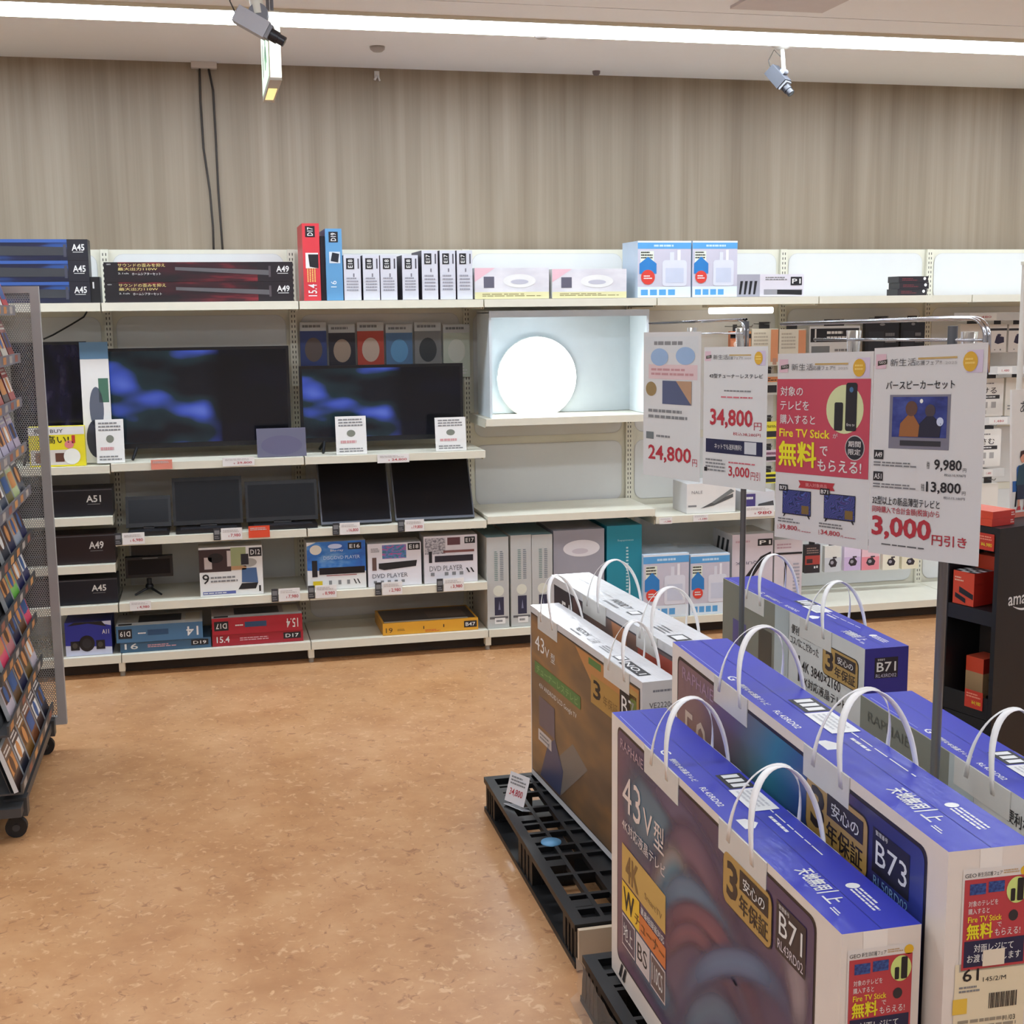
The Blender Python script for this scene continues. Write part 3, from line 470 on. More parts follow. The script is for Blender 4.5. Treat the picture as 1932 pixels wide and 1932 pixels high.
def e18(f, w, h):
    F = f['F']; F.rect(w*.27, h*.64, w*.72, h*.96, blotch('flower_field_art', [(.35, (70, 120, 120)), (.5, (80, 130, 190)), (.65, (196, 80, 130)), (.8, (110, 90, 170))], 6, 2)); badge(F, 'E18', w*.75, h*.82, w*.98, h*.98); F.poly([(w*.2, h*.42), (w*.3, h*.38), (w*.9, h*.44), (w*.92, h*.58), (w*.2, h*.54)], INK, 2); F.rect(w*.08, h*.38, w*.16, h*.68, C(100, 76, 70, .5), 2); F.text('DVD PLAYER', w*.08, h*.2, w*.74, h*.3, C(90, 90, 96), 2)
    for q in range(5): F.rect(w*(.1+.13*q), h*.08, w*(.16+.13*q), h*.14, GREY, 2)
    F.greek(w*.06, h*.8, w*.22, h*.9, 3, GREY)
artbox(693, 794, 1025, Z3, .14, 'white disc player carton with a flower picture, second of the three on its shelf', e18, C(224, 222, 226, .45))
def e17(f, w, h):
    F = f['F']; badge(F, 'E17', w*.76, h*.82, w*.96, h*.96); F.rect(w*.02, h*.62, w*.4, h*.96, blotch('grey_people_art', [(.4, (196, 194, 198)), (.6, (120, 118, 126))], 9, 6)); F.rect(w*.44, h*.8, w*.68, h*.96, C(96, 60, 66, .5)); F.rect(w*.36, h*.64, w*.94, h*.69, C(120, 76, 74, .5), 2); F.rect(w*.2, h*.45, w*.92, h*.58, C(40, 38, 48, .35), 2); F.rect(w*.09, h*.44, w*.15, h*.68, INK, 2); F.text('DVD PLAYER', w*.1, h*.26, w*.72, h*.37, C(110, 110, 114), 2)
    for q in (.12, .38, .52, .66): F.rect(w*q, h*.16, w*(q+.07), h*.23, GREY, 2)
    for q in (.78, .86): F.poly([(w*q, h*.3), (w*(q+.03), h*.3), (w*(q+.08), h*.2), (w*(q+.05), h*.2)], INK, 2)
artbox(799, 900, 1011, Z3, .14, 'white disc player carton with grey pictures, third of the three on its shelf', e17, C(216, 212, 216, .45))
# --- lowest shelf: flat player cartons
def flat(px0, px1, pyt, z, dep, col, label, draw, topm=None, yf=6.16, name='player_carton', group=None):
    mb, f, w_, h_ = pbox(px0, px1, pyt, yf, z, dep, {'F': col, 'T': topm or col, '*': col}, ''); draw(f, w_, h_); build(mb, name, None, label, 'box', group); return z+h_
steel = C(70, 112, 146, .42); redc = C(172, 34, 50, .4)
def up(F, code, num):
    def d(f, w, h):
        G = f['FD']; badge(G, code, w-w*.18, h*.2, w*1-.01, h*.75); G.text(num, .02, h*.25, .075, h*.8, WHITE, 2, .01); G.rect(w*.4, h*.3, w*.64, h*.62, C(40, 76, 110, .4), 1); G.greek(w*.66, h*.4, w*.78, h*.55, 1, WHITE, 2)
        if f['T']: f['T'].rect(0, .01, w, .05, C(214, 216, 214), 1); f['T'].rect(w*.25, .06, w*.75, .2, C(50, 54, 62, .4), 1); f['T'].rect(w*.8, .03, w*.97, .2, C(214, 210, 196, .5), 2); f['T'].rect(.01, .012, w*.18, .04, INK, 2)
    return d
def dn(code, num):
    def d(f, w, h):
        G = f['F']; badge(G, code, w-w*.22, h*.3, w-.012, h*.85); G.text(num, .02, h*.3, .08, h*.85, WHITE, 2, .01); G.greek(w*.3, h*.35, w*.62, h*.7, 2, C(214, 160, 165), 2)
    return d
zz = .0005+flat(226, 398, 1208, BASE, .24, C(62, 98, 126, .42), 'lower grey blue flat carton in the pair on the lowest shelf', dn('D19', '16'), group='flat player cartons on the lowest shelf')
flat(218, 382, 1178, zz+.0005, .24, steel, 'upper grey blue flat carton in the pair, printed upside down', up(0, 'D19', '14'), C(206, 210, 210, .5), 6.15, group='flat player cartons on the lowest shelf')
zz = .0005+flat(400, 572, 1194, BASE, .24, C(160, 32, 46, .4), 'lower red flat carton in the pair on the lowest shelf', dn('D17', '15.4'), group='flat player cartons on the lowest shelf')
flat(399, 570, 1163, zz+.0005, .24, redc, 'upper red flat carton in the pair, printed upside down', up(0, 'D17', '15.4'), C(184, 176, 176, .5), 6.155, group='flat player cartons on the lowest shelf')
def b47(f, w, h):
    F = f['F']; badge(F, 'B47', w*.85, h*.25, w*.985, h*.8); F.text('19', w*.03, h*.2, w*.1, h*.62, C(60, 50, 30)); F.greek(w*.15, h*.3, w*.23, h*.5, 2, C(130, 100, 40, .5)); F.greek(w*.44, h*.1, w*.6, h*.3, 2, C(190, 70, 40, .5)); F.rect(w*.42, h*.35, w*.43, h*.6, INK, 2); F.rect(w*.63, h*.4, w*.64, h*.65, INK, 2)
    f['T'].rect(.01, .02, w-.01, .28, C(66, 60, 56, .35)); f['T'].rect(w*.5, .06, w*.9, .2, C(96, 84, 74, .35), 2); f['T'].rect(w*.02, .012, w*.9, .035, C(196, 190, 176, .5), 2)
flat(722, 902, 1172, BASE, .30, C(216, 156, 44, .42), 'orange flat carton with a dark top, alone on the lowest shelf', b47, yf=6.15)
# ================================================================== LAMP BAY
lx0, lx1 = XU[4]+.03, XU[5]-.03
e = empty('lamp_display', ((lx0+lx1)/2, 6.4, 1.151), 'pale blue white display housing with a lit round lamp, between two shelf bays', 'display')
lb = C(206, 216, 220, .4)
mb = MB(); mb.box((lx0, 6.42, 1.152), (lx1, 6.44, 1.66), lb); build(mb, 'backboard', e)
for xx in (lx0, lx1-.012):
    mb = MB(); mb.box((xx, 6.16, 1.152), (xx+.012, 6.42, 1.66), lb); build(mb, 'side_panel', e)
mb = MB(); mb.box((lx0, 6.16, 1.655), (lx1, 6.44, 1.667), lb); mb.box((lx0, 6.155, 1.635), (lx1, 6.165, 1.667), C(196, 206, 212, .4)); build(mb, 'hood', e)
c = atY(1010, 712, 6.42); rr = (atY(1085, 712, 6.42).x-atY(935, 712, 6.42).x)/2
e = empty('ceiling_lamp', (c.x, 6.42, c.z-rr), 'round white lamp glowing brightly on the display backboard', 'lamp')
mb = MB(); mb.lathe((c.x, 6.42, c.z), (0, -1, 0), [(0, 0), (rr*.8, 0), (rr*.98, .012), (rr, .03), (rr*.98, .04)], WHITE); build(mb, 'base_ring', e)
mb = MB(); mb.lathe((c.x, 6.42, c.z), (0, -1, 0), [(rr*.98, .036), (rr*.95, .055), (rr*.8, .08), (rr*.5, .1), (rr*.2, .108), (.001, .11)], emis('lamp_glow', (246, 250, 255), 11.0), 40); build(mb, 'diffuser', e)
# tall grey lamp cartons on the base of the lamp bay
lg = C(184, 186, 182, .45); nvy = C(44, 46, 70, .45)
for i, (pa, pb, pt) in enumerate(((918, 959, 1014), (963, 1002, 1010), (1003, 1042, 1009))):
    mb, f, w_, h_ = pbox(pa, pb, pt, 6.15, BASE, .36, {'F': lg, 'L': C(206, 204, 196, .45), 'T': C(120, 150, 150, .5), '*': lg}, ''); F = f['F']
    F.disc(w_*.52, h_*.41, w_*.25, w_*.25, C(212, 214, 198, .45), 1); F.rect(w_*.33, h_*.14, w_*.76, h_*.34, nvy, 1); F.poly([(w_*.5, h_*.2), (w_*.6, h_*.2), (w_*.55, h_*.3)], C(120, 124, 150, .5), 2)
    for q, m in ((.34, C(110, 140, 136, .5)), (.6, C(110, 120, 130, .5))): F.greek(w_*q, h_*.52, w_*(q+.16), h_*.85, 16, m, 1, i)
    F.rect(w_*.1, h_*.1, w_*.95, h_*.125, C(90, 90, 92, .5), 1); F.rect(w_*.33, h_*.045, w_*.82, h_*.11, WHITE, 2); F.greek(w_*.4, h_*.055, w_*.78, h_*.1, 1, GREY, 3)
    build(mb, 'lamp_carton', None, 'tall narrow grey lamp carton, %s of three in a row on the base shelf' % nth[i], 'box', 'tall grey lamp cartons')
mb, f, w_, h_ = pbox(1044, 1140, 1000, 6.16, BASE, .34, {'F': C(150, 150, 158, .45), '*': C(150, 150, 158, .45)}, ''); F = f['F']; F.disc(w_*.55, h_*.8, w_*.36, h_*.09, C(216, 214, 216, .4), 1, 32); F.disc(w_*.52, h_*.77, w_*.16, h_*.03, C(196, 190, 196, .4), 2); F.greek(w_*.1, h_*.3, w_*.9, h_*.5, 5, C(190, 190, 196, .5))
build(mb, 'lamp_carton', None, 'wide grey carton picturing a flat oval lamp, beside the three tall grey ones', 'box', 'ceiling lamp cartons')
mb, f, w_, h_ = pbox(1145, 1211, 992, 6.16, BASE, .34, C(26, 132, 152, .4), ''); F = f['F']; F.text('Sappiness', w_*.3, h_*.83, w_*.76, h_*.855, C(170, 210, 214)); F.greek(w_*.55, h_*.3, w_*.62, h_*.78, 14, C(190, 220, 222))
build(mb, 'lamp_carton', None, 'teal carton on the base shelf behind the clear plastic handles', 'box', 'ceiling lamp cartons')
jug(1214, 1300, 1046, 6.135, BASE, 'left pale blue water jug carton on the base shelf, behind the white television cartons', .28); jug(1303, 1377, 1046, 6.14, BASE, 'right pale blue water jug carton on the base shelf', .28)
# ================================================================== RIGHT BAYS: shelf goods
ZR = .631
def iron(f, w, h):
    F = f['F']; F.text('NALE', w*.1, h*.66, w*.32, h*.76, GREY, 2); F.poly([(w*.28, h*.16), (w*.5, h*.34), (w*.95, h*.62), (w*.95, h*.5), (w*.55, h*.24)], C(84, 86, 86, .4), 2); F.poly([(w*.5, h*.34), (w*.9, h*.78), (w*.98, h*.7), (w*.56, h*.3)], C(120, 124, 122, .4), 3); F.rect(w*.03, h*.22, w*.2, h*.28, GREY)
artbox(1296, 1388, 912, ZR, .2, 'white carton picturing a grey hair iron on the shelf behind the left posters', iron, C(224, 222, 216, .45), name='hair_tool_carton')
def vio(f, w, h): F = f['F']; F.rect(w*.05, h*.1, w*.4, h*.9, C(72, 60, 120, .45)); F.greek(w*.1, h*.55, w*.34, h*.8, 1, WHITE); F.poly([(w*.45, h*.15), (w*.98, h*.2), (w*.95, h*.5), (w*.5, h*.35)], C(70, 70, 72, .4), 2)
artbox(1401, 1462, 928, ZR, .2, 'violet and white carton beside the pole of the left posters', vio, C(206, 206, 208, .45), name='hair_tool_carton')
def p1(f, w, h):
    F = f['F']; badge(F, 'P1', w*.62, h*.84, w*.98, h*.93); F.greek(w*.08, h*.88, w*.5, h*.93, 1, C(190, 160, 170, .5)); f['FD'].text('QUICK', h*.2, w*.62, h*.52, w*.7, C(90, 92, 110, .5)); F.poly([(w*.2, h*.36), (w*.42, h*.36), (w*.75, h*.62), (w*.95, h*.7), (w*.95, h*.76), (w*.7, h*.7)], INK, 2)
    G = f['L']
    for q in range(3): G.poly([(.03+.06*q, h*.6), (.06+.06*q, h*.6), (.1+.06*q, h*.92), (.07+.06*q, h*.92)], INK, 1); G.poly([(.03+.06*q, h*.2), (.05+.06*q, h*.2), (.09+.06*q, h*.5), (.06+.06*q, h*.5)], INK, 1)
artbox(1382, 1459, 1008, BASE, .26, 'tall pinkish white carton with a black code label on the base shelf', p1, C(206, 198, 204, .45), name='hair_tool_carton', yf=6.17)
def p2(f, w, h): F = f['F']; F.greek(w*.08, h*.86, w*.6, h*.95, 2, C(180, 150, 160, .5)); F.rect(0, h*.78, w, h*.81, INK, 2); F.rect(w*.36, h*.3, w*.44, h*.68, INK, 2); F.greek(w*.68, h*.2, w*.92, h*.66, 9, C(160, 160, 170, .5))
artbox(1462, 1514, 1018, BASE, .26, 'second tall pinkish carton on the base shelf, right of the code labelled one', p2, C(210, 202, 206, .45), name='hair_tool_carton', yf=6.17)
# ================================================================== HANGING PACKAGES ON THE PEGS
hook = C(150, 152, 150, .3, .8)
def hang(px0, px1, py0, py1, y, base, label, draw=None, dep=.03, group='packages hanging on the back panel'):
    a, b = atY(px0, (py0+py1)/2, y), atY(px1, (py0+py1)/2, y); z1, z0 = atY((px0+px1)/2, py0, y).z, atY((px0+px1)/2, py1, y).z; W, h = b.x-a.x, z1-z0
    o = empty('hanging_package', ((a.x+b.x)/2, y, z0), label, 'package', group)
    mb = MB(); mb.box((a.x, y, z0), (b.x, y+dep, z1-.0), base); F = Fr(mb, (a.x, y, z0), (1, 0, 0), (0, 0, 1))
    if draw: draw(F, W, h)
    build(mb, 'body', o); cx = (a.x+b.x)/2
    mb = MB(); mb.box((cx-W*.2, y+dep*.4, z1), (cx+W*.2, y+dep*.4+.002, z1+.035), C(40, 40, 42, .4)); build(mb, 'hang_tab', o)
    mb = MB(); mb.tube([(cx, YP-.026, z1+.024), (cx, y-.05, z1+.024), (cx, y-.062, z1+.034)], .003, hook, 6); build(mb, 'peg_hook', o)
def orng(F, W, h): F.rect(0, h*.62, W, h*.86, INK); F.rect(W*.05, h*.72, W*.7, h*.8, C(150, 150, 150)); F.rect(W*.1, h*.05, W*.9, h*.5, C(226, 150, 110, .5)); F.disc(W*.5, h*.3, W*.2, h*.15, C(240, 220, 210), 2)
hang(1378, 1398, 625, 660, 6.4, C(214, 130, 90, .5), 'small orange and black package, first on the top peg row beside the bent rail', orng)
hang(1404, 1417, 625, 660, 6.4, C(200, 150, 104, .5), 'small tan package, second on the top peg row', orng)
def cardb(F, W, h): F.greek(W*.08, h*.45, W*.62, h*.92, 5, C(190, 186, 170, .5)); F.rect(W*.72, h*.1, W, h*.97, C(224, 158, 116, .5)); F.rect(W*.8, h*.02, W*.95, h*.2, C(190, 150, 130, .5), 2); F.greek(W*.06, h*.12, W*.6, h*.3, 2, C(120, 118, 120, .5))
hang(1418, 1468, 620, 690, 6.4, C(226, 224, 208, .5), 'cream package with an orange strip, left of two alike on the top peg row', cardb)
hang(1470, 1520, 621, 690, 6.4, C(226, 224, 208, .5), 'cream package with an orange strip, right of two alike on the top peg row', cardb)
def bw(F, W, h): F.rect(W*.02, h*.6, W*.98, h*.94, INK); F.greek(W*.34, h*.64, W*.76, h*.9, 2, WHITE, 2); F.rect(W*.04, h*.05, W*.4, h*.5, C(116, 122, 124, .5)); F.rect(W*.1, h*.62, W*.13, h*.93, WHITE, 3); F.greek(W*.5, h*.1, W*.9, h*.45, 3, GREY)
hang(1527, 1622, 615, 690, 6.4, C(214, 216, 214, .5), 'wide white package with a black band on the top peg row', bw)
def bk(F, W, h): F.rect(W*.1, h*.3, W*.55, h*.8, C(44, 46, 50, .3)); F.rect(W*.6, h*.08, W*.9, h*.35, C(126, 78, 76, .5)); F.greek(W*.6, h*.5, W*.92, h*.8, 2, C(120, 120, 120)); F.disc(W*.5, h*.96, W*.08, h*.03, GREY, 2)
hang(1632, 1695, 609, 690, 6.4, C(32, 33, 36, .3), 'glossy black package, left of two alike on the top peg row', bk)
hang(1699, 1744, 608, 690, 6.4, C(32, 33, 36, .3), 'glossy black package, right of two alike on the top peg row', bk)
def blank(F, W, h): F.greek(W*.1, h*.15, W*.9, h*.3, 2, C(150, 148, 142, .5))
hang(1811, 1858, 611, 690, 6.4, C(224, 220, 212, .5), 'plain cream package at the right end, above the bar speaker poster', blank)
def plug(F, W, h): F.rect(0, h*.78, W, h*.86, C(40, 40, 44, .5)); F.poly([(W*.3, h*.35), (W*.5, h*.3), (W*.86, h*.36), (W*.84, h*.55), (W*.4, h*.6)], C(50, 46, 70, .5)); F.disc(W*.55, h*.62, W*.12, h*.04, C(50, 46, 70, .5), 2); F.rect(W*.3, h*.08, W*.36, h*.12, GREY); F.rect(W*.62, h*.07, W*.7, h*.13, GREY)
hang(1867, 1899, 612, 665, 6.36, C(230, 226, 218, .45), 'white package picturing a black plug, left of the white pole', plug)
hang(1903, 1936, 612, 664, 6.36, C(230, 226, 218, .45), 'white package picturing a black plug, cut by the right picture edge', plug)
def kana(t):
    def d(F, W, h): F.text(t, W*.1, h*.6, W*.7, h*.76, INK, 2, .01); F.rect(W*.04, h*.46, W*.84, h*.56, C(50, 48, 50, .5)); F.greek(W*.1, h*.48, W*.8, h*.54, 1, WHITE, 2); F.greek(W*.1, h*.84, W*.7, h*.9, 1, C(120, 116, 116)); F.rect(W*.15, h*.22, W*.35, h*.38, C(170, 166, 160, .5)); F.rect(W*.5, h*.22, W*.7, h*.38, C(170, 166, 160, .5)); F.rect(W*.15, h*.06, W*.3, h*.16, C(180, 176, 170, .5))
    return d
hang(1848, 1893, 714, 785, 6.38, C(232, 228, 218, .45), 'white package with the kana keru beside the bar speaker poster', kana('ける')); hang(1897, 1940, 712, 784, 6.38, C(226, 222, 208, .45), 'pale package partly hidden behind the white display board', blank)
hang(1846, 1888, 810, 880, 6.38, C(232, 228, 218, .45), 'white package with the kana samu beside the bar speaker poster', kana('さむ'))
hang(1846, 1882, 912, 985, 6.38, C(224, 218, 206, .45), 'plain beige package in the lowest row above the orange boxes', blank)
def mixd(c):
    def d(F, W, h): F.rect(0, h*.6, W, h*.85, C(*c, .5)); F.rect(W*.1, h*.1, W*.9, h*.45, C(40, 40, 44, .5)); F.greek(W*.1, h*.65, W*.9, h*.8, 2, INK, 2)
    return d
for i, (pa, pb, qa, qb, cb, c, lab) in enumerate(((1424, 1470, 705, 745, (206, 208, 200), (214, 140, 90), 'white and orange package in the gap between the two poster stands, highest row'), (1424, 1470, 796, 828, (226, 214, 70), (220, 210, 50), 'yellow package in the gap between the two poster stands'), (1424, 1470, 850, 871, (200, 180, 186), (160, 110, 130), 'pale mauve package below the yellow one between the poster stands'), (1424, 1470, 892, 912, (224, 212, 60), (40, 40, 40), 'low yellow package in the gap between the poster stands'))):
    hang(pa, pb, qa, qb, 6.42, C(*cb, .5), lab, mixd(c))
def gadget(c2, face=None):
    def d(F, W, h):
        F.rect(0, 0, W, h*.55, c2) if face is None else face(F, W, h)
        if face is None: F.poly([(W*.25, h*.3), (W*.4, h*.18), (W*.7, h*.2), (W*.78, h*.36), (W*.6, h*.52), (W*.34, h*.48)], C(48, 44, 52, .3), 2); F.disc(W*.46, h*.36, W*.1, h*.07, C(160, 156, 164, .3), 3); F.rect(W*.5, h*.52, W*.74, h*.58, C(60, 56, 62, .4), 3)
    return d
def darkface(F, W, h): F.rect(0, h*.3, W, h*.62, C(176, 66, 58, .5)); F.rect(W*.1, h*.35, W*.5, h*.5, C(60, 36, 40, .5), 2); F.greek(W*.1, h*.68, W*.9, h*.92, 3, C(150, 126, 116, .5)); F.rect(W*.6, h*.16, W*.7, h*.24, WHITE, 2); F.rect(W*.76, h*.17, W*.86, h*.25, WHITE, 2)
for pa, pb, q0, q1, cb, c2, lab, fc in ((1519, 1547, 1028, 1081, (44, 36, 42), (40, 40, 40), 'dark package with red print in the low hanging row', darkface), (1556, 1586, 1030, 1079, (226, 222, 212), (204, 204, 206), 'white package picturing a black earphone case in the low row', None), (1593, 1624, 1030, 1076, (222, 206, 226), (204, 180, 214), 'lilac package picturing a black earphone case in the low row', None), (1626, 1659, 1030, 1075, (232, 190, 196), (232, 140, 150), 'pink package picturing a black earphone case in the low row', None), (1666, 1696, 1032, 1075, (234, 226, 204), (234, 226, 204), 'cream package picturing a black plug in the low row', None), (1702, 1733, 1034, 1073, (230, 220, 190), (230, 220, 190), 'plain cream package, last at the right of the low row', None)):
    a = .0; hang(pa, pb, q0, q1, 6.4, C(*cb, .45), lab, gadget(C(*c2, .45), fc))
# clear price rails above the peg rows, part of nothing else: each lifts off its hooks
acr = new('clear_plastic', .08); p_ = acr.node_tree.nodes['Principled BSDF']; p_.inputs['Transmission Weight'].default_value = .85; p_.inputs['IOR'].default_value = 1.2; p_.inputs['Base Color'].default_value = (.9, .91, .92, 1)
for pa, pb, py, lab in ((1800, 1945, 598, 'highest'), (1866, 1945, 699, 'second'), (1846, 1945, 795, 'third'), (1846, 1895, 893, 'lowest')):
    a, b = atY(pa, py, 6.27), atY(pb, py, 6.27); mb = MB(); mb.box((a.x, 6.27, a.z-.022), (b.x, 6.274, a.z+.022), C(206, 206, 200, .25)); F = Fr(mb, (a.x, 6.27, a.z-.022), (1, 0, 0), (0, 0, 1)); W = b.x-a.x
    mb.box((a.x, 6.274, a.z-.004), (a.x+.004, YP-.03, a.z+.004), hook); mb.box((b.x-.004, 6.274, a.z-.004), (b.x, YP-.03, a.z+.004), hook)
    F.rect(W*.2, .004, W*.55, .04, C(224, 222, 214, .4)); F.text('1,480', W*.3, .012, W*.48, .026, RED); build(mb, 'price_rail', None, 'pale plastic price rail, %s of those at the right edge' % lab, 'price rail', 'price rails')
# under-shelf light behind the left poster stand
a, b = atY(1330, 603, 6.3), atY(1462, 598, 6.3)
e = empty('shelf_light', ((a.x+b.x)/2, 6.3, 1.66), 'slim glowing tube light under the top shelf behind the left posters', 'lamp')
mb = MB(); mb.box((a.x, 6.26, 1.672), (b.x, 6.34, 1.71), CREAM); build(mb, 'housing', e)
mb = MB(); mb.cyl((a.x+.02, 6.29, 1.655), (b.x-.02, 6.29, 1.655), .016, emis('tube_glow', (255, 253, 246), 5)); build(mb, 'tube', e)
# ================================================================== PRICE TAGS ON THE SHELF EDGES
def ptag(px, py, wpx, hpx, num, label, code=True, m=None, red=RED, y=YF-.008):
    a, b = atY(px-wpx/2, py, y), atY(px+wpx/2, py, y); h = (atY(px, py-hpx/2, y).z-atY(px, py+hpx/2, y).z); W = b.x-a.x; z0 = a.z-h/2; tn = label; mb = MB(); mb.box((a.x, y-.001, z0), (b.x, y+.001, z0+h), m or C(232, 230, 226, .4)); F = Fr(mb, (a.x, y-.001, z0), (1, 0, 0), (0, 0, 1))
    if num: F.text(num, W*.45, h*.2, W*.92, h*.5, red, 2, .012); F.text('¥', W*.34, h*.22, W*.39, h*.4, red)
    F.greek(W*.08, h*.62, W*.85, h*.88, 2, C(196, 190, 186, .5))
    build(mb, 'price_tag', None, label, 'price tag', 'price tags on the shelf edges')
    if code:
        mb = MB(); mb.box((a.x-.034, y-.001, z0), (a.x-.003, y+.001, z0+h*1.02), C(52, 54, 58, .4)); F = Fr(mb, (a.x-.034, y-.001, z0), (1, 0, 0), (0, 0, 1)); F.rect(.004, h*.5, .027, h*.85, C(120, 122, 124, .5)); F.greek(.004, h*.1, .027, h*.4, 2, C(130, 132, 134, .5)); build(mb, 'code_tag', None, 'dark code tag beside the ' + label.replace('white ', ''), 'price tag', 'code tags on the shelf edges')
for a in ((252, 1017, 42, 22, '6,980', 'white price tag, left end of the middle shelf'), (437, 1008, 40, 22, '7,980', 'white price tag just left of the orange tag'), (660, 998, 38, 22, '16,800', 'white price tag below the left wide monitor'), (782, 992, 36, 22, '19,800', 'white price tag below the right wide monitor'),
          (546, 1123, 40, 24, '7,980', 'white price tag below the portable player carton'), (615, 1117, 40, 24, '8,980', 'white price tag under the blue topped disc player carton'), (740, 1111, 38, 24, '2,980', 'white price tag under the flower picture carton'), (856, 1104, 38, 24, '3,980', 'white price tag under the grey picture carton')): ptag(*a)
ptag(489, 1004, 40, 22, '', 'orange and yellow sale tag on the middle shelf edge', False, C(222, 78, 48, .4)); a = atY(489, 1009, YF-.008)
ptag(265, 1144, 40, 18, '4,980', 'white price tag below the black tripod monitor', False); ptag(305, 877, 40, 18, '', 'salmon tag on the television shelf edge', False, C(222, 140, 120, .4)); ptag(450, 872, 60, 16, '29,800', 'white price tag on the television shelf edge between the two televisions', False); ptag(742, 866, 60, 16, '24,800', 'white price tag under the right television', False)
for a in ((1256, 983, 24, 12, '1,280', 'small white price tag at the left end of the right shelf edge'), (1322, 978, 28, 13, '1,280', 'small white price tag below the hair iron carton')): ptag(*a, False)
ptag(1432, 966, 56, 20, '980', 'large white price tag right of the left poster pole', False)
# ================================================================== PALLETS
plb = C(13, 13, 14, .45, 0, 0, .1)
def pallet(x0, y0, label, disc=True):
    S, H = 1.1, .12; x1, y1 = x0+S, y0+S
    e = empty('plastic_pallet', ((x0+x1)/2, (y0+y1)/2, 0), label, 'pallet', 'black plastic pallets under the television cartons')
    mb = MB()                                              # top deck: rim, ribs and open cells
    t0 = H-.018
    for a, b in (((x0, y0), (x1, y0+.03)), ((x0, y1-.03), (x1, y1)), ((x0, y0+.03), (x0+.03, y1-.03)), ((x1-.03, y0+.03), (x1, y1-.03))): mb.box((a[0], a[1], t0), (b[0], b[1], H), plb)
    k = 0
    for xx in (.085, .15, .235, .32, .41, .5, .59, .68, .765, .85, .945, 1.015): mb.box((x0+xx-.006, y0+.02, t0), (x0+xx+.006, y1-.02, H-.001), plb)
    for yy in (.09, .17, .30, .43, .5, .6, .67, .80, .93, 1.01): mb.box((x0+.02, y0+yy-.007, t0), (x1-.02, y0+yy+.007, H-.0015), plb)
    for yy in (.12, .38, .55, .72, .97): mb.box((x0+.03, y0+yy-.02, t0), (x0+.085, y0+yy+.02, H-.002), plb)
    for xx in (.22, .55, .88): mb.box((x0+xx-.07, y0+.02, t0-.002), (x0+xx+.07, y1-.02, t0+.006), plb)
    if disc: mb.lathe((x0+.078, y0+.52, H-.002), (0, 0, 1), [(.03, 0), (.03, .004), (.0, .004)], C(96, 150, 186, .4), 20)
    build(mb, 'top_deck', e)
    mb = MB()
    for yy in (0, .475, .95): mb.box((x0+.02, y0+yy, 0), (x1-.02, y0+yy+.15, .02), plb)
    mb.box((x0, y0, 0), (x0+.06, y1, .016), plb); mb.box((x1-.06, y0, 0), (x1, y1, .016), plb)
    for xx in (.2, .5, .8): mb.box((x0+xx, y0+.02, 0), (x0+xx+.03, y1-.02, .014), plb)
    build(mb, 'bottom_deck', e)
    for yy, d in ((0, .14), (.46, .18), (.96, .14)):
        for xx, dd in ((0, .14), (.46, .18), (.96, .14)):
            mb = MB(); q = .006; a = (x0+xx+q, y0+yy+q, .014); b = (x0+xx+dd-q, y0+yy+d-q, t0); mb.box(a, b, plb)
            for r in range(1, 4): mb.box((a[0]-.003, a[1]+r*(d-.012)/4-.003, .014), (a[0], a[1]+r*(d-.012)/4+.003, t0), plb); mb.box((a[0]+r*(dd-.012)/4-.003, a[1]-.003, .014), (a[0]+r*(dd-.012)/4+.003, a[1], t0), plb)
            build(mb, 'block', e)
    return e
pallet(.859, 2.99, 'black plastic pallet under the white and brown television carton')
e2 = pallet(.833, 1.735, 'black plastic pallet at the bottom of the picture, its near edge wrapped', False)
# cream cardboard guard on the pallet's near side and film round the second pallet's corner
mb = MB(); cg = C(196, 178, 152, .5); mb.box((.865, 2.972, .004), (1.0, 2.986, .112), cg); mb.box((1.004, 2.972, .004), (1.2, 2.986, .112), cg); build(mb, 'cardboard_guard', None, 'cream cardboard strip standing against the near side of the far pallet', 'cardboard')
filmm = new('stretch_film', .12); p_ = filmm.node_tree.nodes['Principled BSDF']; p_.inputs['Transmission Weight'].default_value = .92; p_.inputs['IOR'].default_value = 1.08; p_.inputs['Base Color'].default_value = (.93, .92, .9, 1); N, L, p_ = nodes(filmm)
bm_ = N.new('ShaderNodeBump'); bm_.inputs['Strength'].default_value = .5; L.new(noise(N, L, coords(N, L, 'Object', (18, 18, 4)), 4, 3), bm_.inputs['Height']); L.new(bm_.outputs[0], p_.inputs['Normal'])
mb = MB(); pts = []
rnd = random.Random(3)
for j in range(7):
    for i in range(25):
        yy = 2.845-i*.045; pts.append((.826-.008*rnd.random()-(.02 if j == 0 else 0), yy, .004+j*.018))
mb.mesh(pts, [(j*25+i, j*25+i+1, j*25+26+i, j*25+25+i) for j in range(6) for i in range(24)], filmm, True); build(mb, 'stretch_film', None, 'clear crinkled stretch film along the side of the nearest pallet', 'plastic film')
